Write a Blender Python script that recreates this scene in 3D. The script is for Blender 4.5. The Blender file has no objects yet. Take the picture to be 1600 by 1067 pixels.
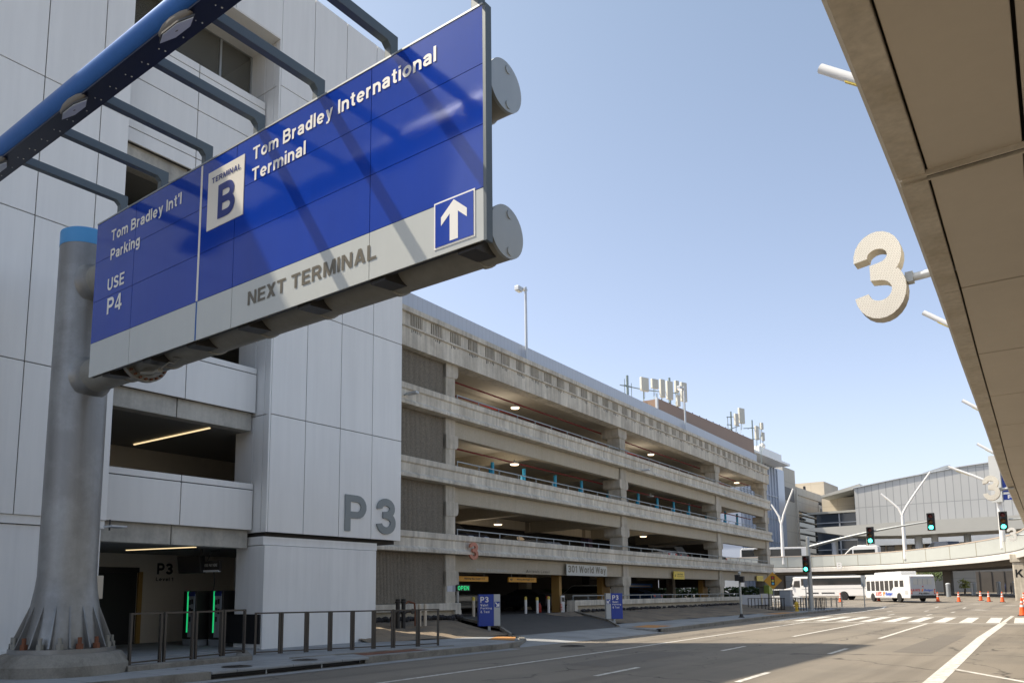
import bpy, bmesh, math, random
from math import sin, cos, pi, radians, sqrt, atan2
from mathutils import Vector, Matrix
random.seed(7)
S = bpy.context.scene
COL = S.collection
# ------------------------------------------------------------------ camera
R = Matrix(((0.80516, 0.085747, 0.586823), (0.592965, -0.0991537, -0.79910), (-0.0103348, 0.991371, -0.13068)))
cd = bpy.data.cameras.new('camera'); cam = bpy.data.objects.new('camera', cd); COL.objects.link(cam)
cam.matrix_world = Matrix.Translation((0, 0, 1.7)) @ R.to_4x4()
cd.sensor_width = 36; cd.lens = 27.56; cd.shift_x = .00125; cd.shift_y = .1466
cd.clip_start = .05; cd.clip_end = 5000
S.camera = cam
# ------------------------------------------------------------------ light
EL = radians(54.8); AZ = (.911, .413)            # direction light travels in plan
dv = Vector((AZ[0]*cos(EL), AZ[1]*cos(EL), -sin(EL)))
sd = bpy.data.lights.new('sun', 'SUN'); sd.energy = 3.3; sd.angle = radians(.5); sd.color = (1, .89, .73)
so = bpy.data.objects.new('sun', sd); COL.objects.link(so); so.rotation_euler = dv.to_track_quat('-Z', 'Y').to_euler(); so.location = (-60, -30, 90)
w = bpy.data.worlds.new('World'); S.world = w; w.use_nodes = True
nt = w.node_tree; bg = nt.nodes['Background']
sky = nt.nodes.new('ShaderNodeTexSky'); sky.sky_type = 'NISHITA'; sky.sun_disc = False
sky.sun_elevation = EL; sky.sun_rotation = atan2(-AZ[0], -AZ[1]); sky.air_density = 1.0; sky.dust_density = 2.2; sky.ozone_density = 3.0; sky.altitude = 30
tc = nt.nodes.new('ShaderNodeTexCoord'); sx = nt.nodes.new('ShaderNodeSeparateXYZ'); rp = nt.nodes.new('ShaderNodeValToRGB')
nt.links.new(tc.outputs['Generated'], sx.inputs[0]); nt.links.new(sx.outputs[2], rp.inputs[0])
rp.color_ramp.elements[0].position = 0; rp.color_ramp.elements[0].color = (1.03, .89, .875, 1)
rp.color_ramp.elements[1].position = .75; rp.color_ramp.elements[1].color = (.70, .72, .66, 1)
e_ = rp.color_ramp.elements.new(.3); e_.color = (.87, .81, .775, 1)
mu_ = nt.nodes.new('ShaderNodeMix'); mu_.data_type = 'RGBA'; mu_.blend_type = 'MULTIPLY'; mu_.inputs['Factor'].default_value = 1
hs = nt.nodes.new('ShaderNodeHueSaturation'); hs.inputs['Saturation'].default_value = .82
nt.links.new(sky.outputs[0], hs.inputs['Color']); nt.links.new(hs.outputs[0], mu_.inputs['A']); nt.links.new(rp.outputs[0], mu_.inputs['B'])
nt.links.new(mu_.outputs['Result'], bg.inputs[0]); bg.inputs[1].default_value = .15
vs = S.view_settings; vs.view_transform = 'Standard'; vs.look = 'None'; vs.exposure = 1.02; vs.gamma = 1
S.cycles.max_bounces = 9; S.cycles.diffuse_bounces = 6; S.cycles.glossy_bounces = 3
# ------------------------------------------------------------------ materials
MATS = {}
def mat(name, col, rough=.6, metal=0, var=.12, vsc=.6, streak=0, fine=.0, fsc=25, bump=0, bsc=40, emit=0, spec=.5, tint=None, tsc=.25, brick=None, wave=None, local=False, wob=0):
    m = bpy.data.materials.new(name); m.use_nodes = True; MATS[name] = m
    n = m.node_tree.nodes; L = m.node_tree.links; b = n['Principled BSDF']
    b.inputs['Roughness'].default_value = rough; b.inputs['Metallic'].default_value = metal
    b.inputs['Specular IOR Level'].default_value = spec
    if local: pos = n.new('ShaderNodeTexCoord').outputs['Object']
    else: pos = n.new('ShaderNodeNewGeometry').outputs['Position']
    def noise(scale, detail=5, stretch=None, r=.6):
        t = n.new('ShaderNodeTexNoise'); t.inputs['Scale'].default_value = scale; t.inputs['Detail'].default_value = detail; t.inputs['Roughness'].default_value = r
        if stretch:
            mp = n.new('ShaderNodeMapping'); mp.inputs['Scale'].default_value = stretch; L.new(pos, mp.inputs[0]); L.new(mp.outputs[0], t.inputs[0])
        else: L.new(pos, t.inputs[0])
        return t.outputs[0]
    def math_(op, a, b_):
        t = n.new('ShaderNodeMath'); t.operation = op
        for i, v in enumerate((a, b_)):
            if isinstance(v, (int, float)): t.inputs[i].default_value = v
            else: L.new(v, t.inputs[i])
        return t.outputs[0]
    def term(o, amt): return math_('MULTIPLY', math_('SUBTRACT', o, .5), 2.6*amt)
    v = term(noise(vsc), var)
    if streak: v = math_('ADD', v, term(noise(1, 4, (5, 5, .35)), streak)); v = math_('ADD', v, term(noise(1, 3, (1.2, 1.2, .12)), streak*.6))
    if fine: v = math_('ADD', v, term(noise(fsc, 3), fine))
    v = math_('ADD', v, 1.0)
    rgb = n.new('ShaderNodeRGB'); rgb.outputs[0].default_value = (*col, 1); c = rgb.outputs[0]
    if tint:
        mx = n.new('ShaderNodeMix'); mx.data_type = 'RGBA'; cr = n.new('ShaderNodeMapRange'); cr.inputs[1].default_value = .45; cr.inputs[2].default_value = .68
        L.new(noise(tsc, 6, None, .65), cr.inputs[0]); L.new(cr.outputs[0], mx.inputs['Factor']); L.new(c, mx.inputs['A']); mx.inputs['B'].default_value = (*tint, 1); c = mx.outputs['Result']
    if brick:                                   # (col, width, height, axis mapping)
        bt = n.new('ShaderNodeTexBrick'); mp = n.new('ShaderNodeMapping'); mp.inputs['Rotation'].default_value = brick[3]
        L.new(pos, mp.inputs[0]); L.new(mp.outputs[0], bt.inputs[0]); bt.inputs['Scale'].default_value = 1
        bt.inputs['Color1'].default_value = (1, 1, 1, 1); bt.inputs['Color2'].default_value = (brick[5] if len(brick) > 5 else .97,)*3+(1,); bt.inputs['Mortar'].default_value = (*brick[0], 1)
        bt.inputs['Brick Width'].default_value = brick[1]; bt.inputs['Row Height'].default_value = brick[2]; bt.inputs['Mortar Size'].default_value = brick[4]; bt.offset = brick[6] if len(brick) > 6 else 0
        mx = n.new('ShaderNodeMix'); mx.data_type = 'RGBA'; mx.blend_type = 'MULTIPLY'; mx.inputs['Factor'].default_value = 1
        L.new(c, mx.inputs['A']); L.new(bt.outputs[0], mx.inputs['B']); c = mx.outputs['Result']
    sc = n.new('ShaderNodeVectorMath'); sc.operation = 'SCALE'; L.new(c, sc.inputs[0]); L.new(v, sc.inputs['Scale']); L.new(sc.outputs[0], b.inputs['Base Color'])
    if bump or wob:
        bm = n.new('ShaderNodeBump'); bm.inputs['Strength'].default_value = bump or 1; bm.inputs['Distance'].default_value = .02 if bump else wob
        L.new(noise(bsc, 4 if bump else 1), bm.inputs['Height']); L.new(bm.outputs[0], b.inputs['Normal'])
    if emit:
        b.inputs['Emission Color'].default_value = (*col, 1); b.inputs['Emission Strength'].default_value = emit
    return m
def wear(name):
    m = MATS[name]; n = m.node_tree.nodes; L = m.node_tree.links; b = n['Principled BSDF']; src = b.inputs['Base Color'].links[0].from_socket
    g = n.new('ShaderNodeNewGeometry'); nz = n.new('ShaderNodeTexNoise'); nz.inputs['Scale'].default_value = .9; nz.inputs['Detail'].default_value = 5; L.new(g.outputs['Position'], nz.inputs[0])
    ad = n.new('ShaderNodeVectorMath'); ad.operation = 'MULTIPLY_ADD'; L.new(nz.outputs['Color'], ad.inputs[0]); ad.inputs[1].default_value = (1.6, 1.6, 0); L.new(g.outputs['Position'], ad.inputs[2])
    def vor(scale, wd):
        v = n.new('ShaderNodeTexVoronoi'); v.feature = 'DISTANCE_TO_EDGE'; v.inputs['Scale'].default_value = scale; L.new(ad.outputs[0], v.inputs[0])
        r = n.new('ShaderNodeMapRange'); r.inputs[1].default_value = wd*.3; r.inputs[2].default_value = wd; L.new(v.outputs['Distance'], r.inputs[0]); return r.outputs[0]
    def nmask(scale, lo, hi, stretch=(1, 1, 1)):
        mp = n.new('ShaderNodeMapping'); mp.inputs['Scale'].default_value = stretch; L.new(g.outputs['Position'], mp.inputs[0])
        t = n.new('ShaderNodeTexNoise'); t.inputs['Scale'].default_value = scale; t.inputs['Detail'].default_value = 4; L.new(mp.outputs[0], t.inputs[0])
        r = n.new('ShaderNodeMapRange'); r.inputs[1].default_value = lo; r.inputs[2].default_value = hi; L.new(t.outputs[0], r.inputs[0]); return r.outputs[0]
    def mx(c, fac, col):
        q = n.new('ShaderNodeMix'); q.data_type = 'RGBA'; q.blend_type = 'MULTIPLY'; L.new(fac, q.inputs['Factor']); L.new(c, q.inputs['A']); q.inputs['B'].default_value = (*col, 1); return q.outputs['Result']
    def inv(a, k, o=None):
        q = n.new('ShaderNodeMath'); q.operation = 'SUBTRACT'; q.inputs[0].default_value = 1; L.new(a, q.inputs[1]); w_ = n.new('ShaderNodeMath'); w_.operation = 'MULTIPLY'; L.new(q.outputs[0], w_.inputs[0])
        if o is None: w_.inputs[1].default_value = k
        else: L.new(o, w_.inputs[1])
        return w_.outputs[0]
    c = mx(src, inv(vor(.16, .006), 1, nmask(.25, .40, .52)), (.36, .36, .36))
    c = mx(c, inv(vor(.55, .010), 1, nmask(.13, .52, .62)), (.45, .45, .45))
    c = mx(c, nmask(1, .50, .74, (1.1, .045, 1)), (.64, .63, .62))
    c = mx(c, nmask(.9, .70, .76), (.6, .6, .6))
    L.new(c, b.inputs['Base Color'])
M = mat
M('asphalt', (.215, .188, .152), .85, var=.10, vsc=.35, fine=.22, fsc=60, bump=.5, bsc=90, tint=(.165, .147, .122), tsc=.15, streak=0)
M('asphalt_patch', (.15, .133, .112), .88, var=.12, vsc=.9, fine=.24, fsc=60, bump=.4, bsc=90)
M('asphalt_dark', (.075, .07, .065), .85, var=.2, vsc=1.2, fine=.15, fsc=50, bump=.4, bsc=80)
M('sidewalk', (.30, .31, .315), .85, var=.12, vsc=.8, fine=.1, fsc=40, bump=.25, bsc=60, tint=(.21, .21, .205), tsc=.6, brick=((.55, .55, .55), 1.5, 1.5, (0, 0, 0), .012))
M('curb_concrete', (.24, .225, .195), .85, var=.22, vsc=1.5, fine=.2, fsc=25, bump=.5, bsc=40, tint=(.12, .108, .09), tsc=1.3)
M('dirt', (.25, .195, .135), .95, var=.18, vsc=.9, fine=.28, fsc=18, bump=1.0, bsc=18, tint=(.14, .115, .09), tsc=.7)
M('ground', (.16, .145, .125), .9, var=.2, vsc=.1, fine=.1, fsc=10)
M('concrete', (.48, .435, .36), .8, var=.16, vsc=.55, streak=.36, fine=.13, fsc=16, bump=.25, bsc=25, tint=(.37, .33, .26), tsc=.8)
M('concrete_light', (.58, .535, .45), .8, var=.14, vsc=.5, streak=.42, fine=.12, fsc=18, bump=.2, bsc=25, tint=(.46, .415, .34), tsc=.9)
M('concrete_beam', (.46, .41, .32), .85, var=.12, vsc=.5, streak=.08, fine=.14, fsc=12, bump=.35, bsc=20, tint=(.40, .35, .265), tsc=.5)
M('corduroy', (.25, .22, .175), .9, var=.12, vsc=.8, streak=.12, fine=.45, fsc=14, bump=.7, bsc=40)
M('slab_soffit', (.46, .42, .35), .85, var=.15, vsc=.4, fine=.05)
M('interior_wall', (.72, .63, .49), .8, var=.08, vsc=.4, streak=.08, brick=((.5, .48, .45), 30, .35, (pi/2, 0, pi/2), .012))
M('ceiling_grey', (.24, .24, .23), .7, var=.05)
M('room_wall', (.62, .57, .49), .7, var=.05, streak=.03)
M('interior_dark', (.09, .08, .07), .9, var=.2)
M('panel_white', (.79, .785, .76), .36, var=.04, vsc=.25, streak=.06, fine=.0, spec=.5)
M('panel_joint', (.045, .042, .04), .8)
M('plaster_white', (.79, .785, .765), .6, var=.05, vsc=.6, streak=.08, bump=.08, bsc=30)
M('lintel_concrete', (.50, .48, .425), .75, var=.16, vsc=.8, streak=.18, fine=.12, fsc=9, tint=(.33, .32, .29), tsc=.9)
M('steel_pole', (.215, .213, .207), .40, .5, var=.06, vsc=1.1, streak=.16, fine=.03, tint=(.30, .305, .30), tsc=.9)
M('steel_frame', (.095, .115, .125), .4, .3, var=.08)
M('pipe_paint', (.235, .228, .20), .5, .1, var=.14, vsc=1.1, fine=.1, fsc=8, streak=.1)
M('beam_blue', (.03, .13, .40), .33, .5, var=.12, vsc=3, fine=.05)
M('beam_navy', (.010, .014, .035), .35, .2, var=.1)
M('cap_blue', (.06, .27, .55), .5, var=.1)
M('sign_blue', (.006, .042, .34), .11, var=.07, vsc=.7, streak=.07, wob=.004, bsc=1.3, spec=.6)
M('sign_grey', (.50, .52, .50), .22, var=.04, streak=.03, wob=.004, bsc=1.6)
M('sign_cream', (.74, .70, .62), .4, var=.04)
M('white_letter', (.78, .76, .72), .4, var=.03)
M('taupe_letter', (.13, .115, .085), .35, var=.05)
M('navy_letter', (.02, .035, .19), .35)
M('grey_letter', (.22, .245, .245), .45, var=.05)
M('black', (.012, .012, .013), .5)
M('rubber', (.02, .02, .02), .85)
M('dark_metal', (.045, .042, .04), .45, .5, var=.1)
M('rail_bronze', (.075, .066, .058), .38, .6, var=.15, fine=.06)
M('rail_grey', (.30, .33, .34), .5, .3, var=.1)
M('galv', (.36, .38, .385), .45, .5, var=.1, streak=.05)
M('galv_light', (.56, .59, .62), .5, .2, var=.06, streak=.04)
M('screen_metal', (.50, .525, .57), .45, .2, var=.03, brick=((.86, .86, .86), .35, 100, (0, pi/2, pi/2), .02))
M('screen_brown', (.30, .205, .15), .6, var=.06, brick=((.8, .8, .8), .2, 100, (0, pi/2, pi/2), .02))
M('white_tube', (.78, .77, .74), .35, var=.03)
M('three_face', (.84, .82, .76), .5, var=.05, vsc=3, brick=((.62, .60, .57), .045, .022, (pi/2, 0, .5), .0025, .95, .5))
M('three_side', (.60, .55, .45), .55, var=.08)
M('deck_soffit', (.49, .43, .345), .55, var=.08, vsc=.5, fine=.03, fsc=6)
M('deck_edge', (.51, .455, .37), .7, var=.14, vsc=2, fine=.2, fsc=12, bump=.3, bsc=20, tint=(.42, .36, .27), tsc=1.6)
M('deck_fascia', (.60, .575, .53), .6, var=.06, vsc=.3, streak=.06)
M('deck_panel', (.50, .52, .485), .22, var=.07, vsc=.3, spec=.5, brick=((.60, .56, .48), 4.2, 50, (pi/2, 0, 0), .07, .93))
M('deck_cap', (.46, .375, .29), .6, var=.08)
M('girder', (.16, .145, .125), .8, var=.15)
M('hall_metal', (.50, .50, .485), .42, .15, var=.05, vsc=.06, brick=((.62, .63, .64), 1.55, 7.2, (pi/2, 0, 0), .085, .94))
M('term_concrete', (.47, .445, .39), .8, var=.08, vsc=.15, streak=.04, brick=((.78, .78, .78), 3.6, 4.2, (0, pi/2, pi/2), .08, .95))
M('term_tan', (.60, .53, .42), .8, var=.06, vsc=.2, brick=((.85, .83, .8), 4, 3, (pi/2, 0, 0), .08))
M('glass_blue', (.40, .45, .54), .3, .15, var=.1, vsc=.08, spec=.8)
M('canopy_grey', (.44, .435, .40), .6, var=.05)
M('glass_dark', (.03, .04, .055), .08, var=.3, vsc=.2, spec=.8)
M('glass_vehicle', (.025, .028, .03), .06, spec=.8)
M('mullion', (.42, .45, .50), .4, .3)
M('white_paint', (.74, .73, .71), .3, var=.03, spec=.5)
M('bus_grey', (.42, .45, .50), .3, var=.05)
M('bus_blue', (.03, .10, .52), .35)
M('bus_teal', (.12, .48, .62), .35)
M('red_paint', (.55, .05, .03), .4)
M('orange_paint', (.85, .22, .03), .45)
M('signal_green', (.05, .9, .62), .4, emit=5)
M('signal_red_off', (.10, .012, .01), .3)
M('signal_amber_off', (.14, .06, .01), .3)
M('green_led', (.02, .70, .22), .4, emit=.32)
M('strip_warm', (1, .76, .42), .4, emit=.6)
M('lamp_warm', (1, .74, .48), .4, emit=1.5)
M('tail_red', (.5, .02, .02), .3)
M('cone_orange', (.88, .12, .02), .55)
M('cone_white', (.75, .74, .72), .5)
M('road_white', (.62, .60, .56), .8, var=.10, vsc=1.5, fine=.25, fsc=14, tint=(.33, .31, .27), tsc=5)
M('road_white_faded', (.40, .385, .35), .8, var=.2, vsc=1.2, fine=.35, fsc=14)
M('tactile', (.48, .23, .07), .8, var=.2, fine=.2, fsc=30, bump=.8, bsc=30)
M('rust', (.16, .06, .03), .85, var=.35, vsc=4, fine=.2, fsc=15)
M('totem_blue', (.006, .04, .30), .3, var=.05)
M('totem_grey', (.46, .47, .46), .4, var=.05)
M('yellow_sign', (.72, .54, .08), .5, var=.05)
M('amber_sign', (.70, .34, .03), .5, var=.06)
M('ochre_paint', (.34, .195, .05), .6, var=.12)
M('purple_paint', (.13, .09, .16), .6, var=.1)
M('pipe_red', (.20, .012, .015), .45, var=.1)
M('cyan_paint', (.03, .38, .62), .45, var=.05)
M('red3', (.50, .19, .12), .5, var=.1)
M('olive', (.32, .40, .07), .5, var=.06)
M('beige_paint', (.55, .48, .38), .5, var=.1)
M('antenna_grey', (.58, .575, .51), .55, var=.05)
M('antenna_pipe', (.25, .31, .31), .5, .3, var=.1)
M('cabinet_grey', (.33, .36, .40), .45, .1, var=.06)
M('hydrant_yellow', (.70, .46, .04), .45, var=.08)
M('paper', (.55, .56, .60), .6, brick=((.6, .6, .62), 10, .05, (pi/2, 0, pi/2), .008))
M('leaf', (.09, .13, .03), .7, var=.5, vsc=1.5)
M('leaf_yellow', (.26, .26, .04), .7, var=.4, vsc=2)
M('bark', (.10, .075, .05), .9, var=.2)
M('rock', (.045, .042, .045), .9, var=.5, vsc=6)
M('car_silver', (.38, .39, .40), .25, .5)
M('car_dark', (.04, .045, .06), .2, .3)
M('car_white', (.68, .68, .67), .25)
M('car_blue', (.05, .10, .22), .2, .3)
M('skin', (.30, .18, .12), .6)
M('cloth_dark', (.02, .022, .03), .9)
M('cloth_blue', (.03, .04, .10), .9)
M('mural_blue', (.03, .18, .62), .5)
M('hedge_leaf', (.045, .075, .02), .8, var=.6, vsc=2)
wear('asphalt')
# ------------------------------------------------------------------ object helpers
def wloc(o):
    v = Vector((0, 0, 0))
    while o is not None: v += o.location; o = o.parent
    return v
def tag(o, label=None, cat=None, group=None, kind=None):
    if label: o['label'] = label
    if cat: o['category'] = cat
    if group: o['group'] = group
    if kind: o['kind'] = kind
    return o
def thing(name, loc, label, cat, group=None):
    o = bpy.data.objects.new(name, None); o.empty_display_size = .2; COL.objects.link(o); o.location = XF(loc)
    return tag(o, label, cat, group)
XFM = None                                   # the garage stands turned 2.35 degrees from the tower
KR = .041; CR, SR = cos(math.atan(KR)), sin(math.atan(KR))
def fY(y): return .958*y/(1-.00167*y) if y > 20.98 else y
def XF(v):
    if XFM is None: return v
    x, y, z = v
    if XFM in ('full', 'roof'):
        if XFM == 'roof': z = 1.7+(z-1.7)*fY(y)/y
        y = fY(y)
    dx, dy = x+24.5, y-25
    return (-24.5+dx*CR-dy*SR, 25+dx*SR+dy*CR, z)
class MB:
    def __init__(s): s.v = []; s.f = []; s.m = []; s.mi = 0
    def add(s, vs_, fs):
        o = len(s.v); s.v += [tuple(x) for x in vs_]; s.f += [tuple(o+i for i in f) for f in fs]; s.m += [s.mi]*len(fs); return s
    def box(s, x0, x1, y0, y1, z0, z1):
        x0, x1 = sorted((x0, x1)); y0, y1 = sorted((y0, y1)); z0, z1 = sorted((z0, z1))
        return s.add([(x, y, z) for z in (z0, z1) for x, y in ((x0, y0), (x1, y0), (x1, y1), (x0, y1))],
                     [(3, 2, 1, 0), (4, 5, 6, 7), (0, 1, 5, 4), (1, 2, 6, 5), (2, 3, 7, 6), (3, 0, 4, 7)])
    def obox(s, c, ax, ay, az, hx, hy, hz):      # oriented box
        c = Vector(c); ax = Vector(ax).normalized()*hx; ay = Vector(ay).normalized()*hy; az = Vector(az).normalized()*hz
        return s.add([c+ax*i+ay*j+az*k for k in (-1, 1) for i, j in ((-1, -1), (1, -1), (1, 1), (-1, 1))],
                     [(3, 2, 1, 0), (4, 5, 6, 7), (0, 1, 5, 4), (1, 2, 6, 5), (2, 3, 7, 6), (3, 0, 4, 7)])
    def prism(s, pts, fn, a, b):                 # pts 2D polygon, fn(u,v,w)->xyz
        n = len(pts); s.add([fn(u, v, a) for u, v in pts]+[fn(u, v, b) for u, v in pts],
              [tuple(range(n-1, -1, -1)), tuple(range(n, 2*n))]+[(i, (i+1) % n, n+(i+1) % n, n+i) for i in range(n)])
        return s
    def cyl(s, p0, p1, r0, r1=None, n=16, caps=True):
        r1 = r0 if r1 is None else r1; p0 = Vector(p0); p1 = Vector(p1); d = (p1-p0).normalized()
        u = d.orthogonal().normalized(); v = d.cross(u)
        vs_ = [p+(u*cos(2*pi*i/n)+v*sin(2*pi*i/n))*r for p, r in ((p0, r0), (p1, r1)) for i in range(n)]
        fs = [(i, (i+1) % n, n+(i+1) % n, n+i) for i in range(n)]
        if caps: fs += [tuple(range(n-1, -1, -1)), tuple(range(n, 2*n))]
        return s.add(vs_, fs)
    def lathe(s, c, prof, n=24, axis='z', ang0=0, ang1=2*pi):
        c = Vector(c); vs_ = []; full = abs(ang1-ang0-2*pi) < 1e-6; k = n if full else n+1
        for r, h in prof:
            for i in range(k):
                a = ang0+(ang1-ang0)*i/n; x, y = r*cos(a), r*sin(a)
                vs_.append(c+(Vector((x, y, h)) if axis == 'z' else Vector((h, x, y)) if axis == 'x' else Vector((x, h, y))))
        fs = []
        for j in range(len(prof)-1):
            for i in range(n if full else n):
                fs.append((j*k+i, j*k+(i+1) % k, (j+1)*k+(i+1) % k, (j+1)*k+i))
        if full: fs += [tuple(range(k-1, -1, -1)), tuple(range((len(prof)-1)*k, len(prof)*k))]
        return s.add(vs_, fs)
    def tube(s, pts, r, n=10, rend=None):
        pts = [Vector(p) for p in pts]; rings = []; k = len(pts)
        u = (pts[1]-pts[0]).orthogonal().normalized()
        for i, p in enumerate(pts):
            d = (pts[min(i+1, k-1)]-pts[max(i-1, 0)]).normalized(); u = (u-d*u.dot(d)).normalized(); v = d.cross(u)
            rr = r if rend is None else r+(rend-r)*i/(k-1)
            rings.append([p+(u*cos(2*pi*j/n)+v*sin(2*pi*j/n))*rr for j in range(n)])
        vs_ = [q for rg in rings for q in rg]
        fs = [(i*n+j, i*n+(j+1) % n, (i+1)*n+(j+1) % n, (i+1)*n+j) for i in range(k-1) for j in range(n)]
        return s.add(vs_, fs+[tuple(range(n-1, -1, -1)), tuple(range((k-1)*n, k*n))])
    def sphere(s, c, rx, ry=None, rz=None, n=12, m=8):
        ry = ry or rx; rz = rz or rx; c = Vector(c); vs_ = []; fs = []
        for j in range(1, m):
            for i in range(n): vs_.append(c+Vector((rx*sin(pi*j/m)*cos(2*pi*i/n), ry*sin(pi*j/m)*sin(2*pi*i/n), rz*cos(pi*j/m))))
        vs_ += [c+Vector((0, 0, rz)), c-Vector((0, 0, rz))]; a = len(vs_)-2
        for j in range(m-2):
            for i in range(n): fs.append((j*n+i, j*n+(i+1) % n, (j+1)*n+(i+1) % n, (j+1)*n+i))
        for i in range(n): fs.append((a, (i+1) % n, i)); fs.append((a+1, (m-2)*n+i, (m-2)*n+(i+1) % n))
        return s.add(vs_, fs)
    def build(s, name, material, parent=None, bevel=0, smooth=False, seg=2):
        if XFM: s.v = [XF(v) for v in s.v]
        me = bpy.data.meshes.new(name)
        if parent is not None: off = wloc(parent)
        else:
            xs = [v[0] for v in s.v]; ys = [v[1] for v in s.v]; off = Vector(((min(xs)+max(xs))/2, (min(ys)+max(ys))/2, min(v[2] for v in s.v)))
        me.from_pydata([(v[0]-off.x, v[1]-off.y, v[2]-off.z) for v in s.v], [], s.f)
        mats = material if isinstance(material, (list, tuple)) else [material]
        for q in mats: me.materials.append(MATS[q])
        if len(mats) > 1: me.polygons.foreach_set('material_index', s.m)
        bm = bmesh.new(); bm.from_mesh(me); bmesh.ops.recalc_face_normals(bm, faces=bm.faces); bm.to_mesh(me); bm.free()
        o = bpy.data.objects.new(name, me); COL.objects.link(o)
        if parent is None: o.location = off
        else: o.parent = parent
        if smooth:
            me.polygons.foreach_set('use_smooth', [True]*len(me.polygons))
            try: me.set_sharp_from_angle(angle=radians(38))
            except Exception: pass
        if bevel:
            md = o.modifiers.new('bevel', 'BEVEL'); md.width = bevel; md.segments = seg; md.limit_method = 'ANGLE'; md.angle_limit = radians(40)
        return o
def box(name, mt, parent, *a, bevel=0): return MB().box(*a).build(name, mt, parent, bevel)
def children(o): return [c for c in bpy.data.objects if c.parent == o]
def copy_tree(o, parent=None):
    c = o.copy(); COL.objects.link(c); c.parent = parent
    for ch in children(o): copy_tree(ch, c)
    return c
def _arc(cx, cy, a, b, a0, a1, n=None):
    n = n or max(4, int(abs(a1-a0)/20)); return [(cx+a*cos(radians(a0+(a1-a0)*i/n)), cy+b*sin(radians(a0+(a1-a0)*i/n))) for i in range(n+1)]
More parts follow.
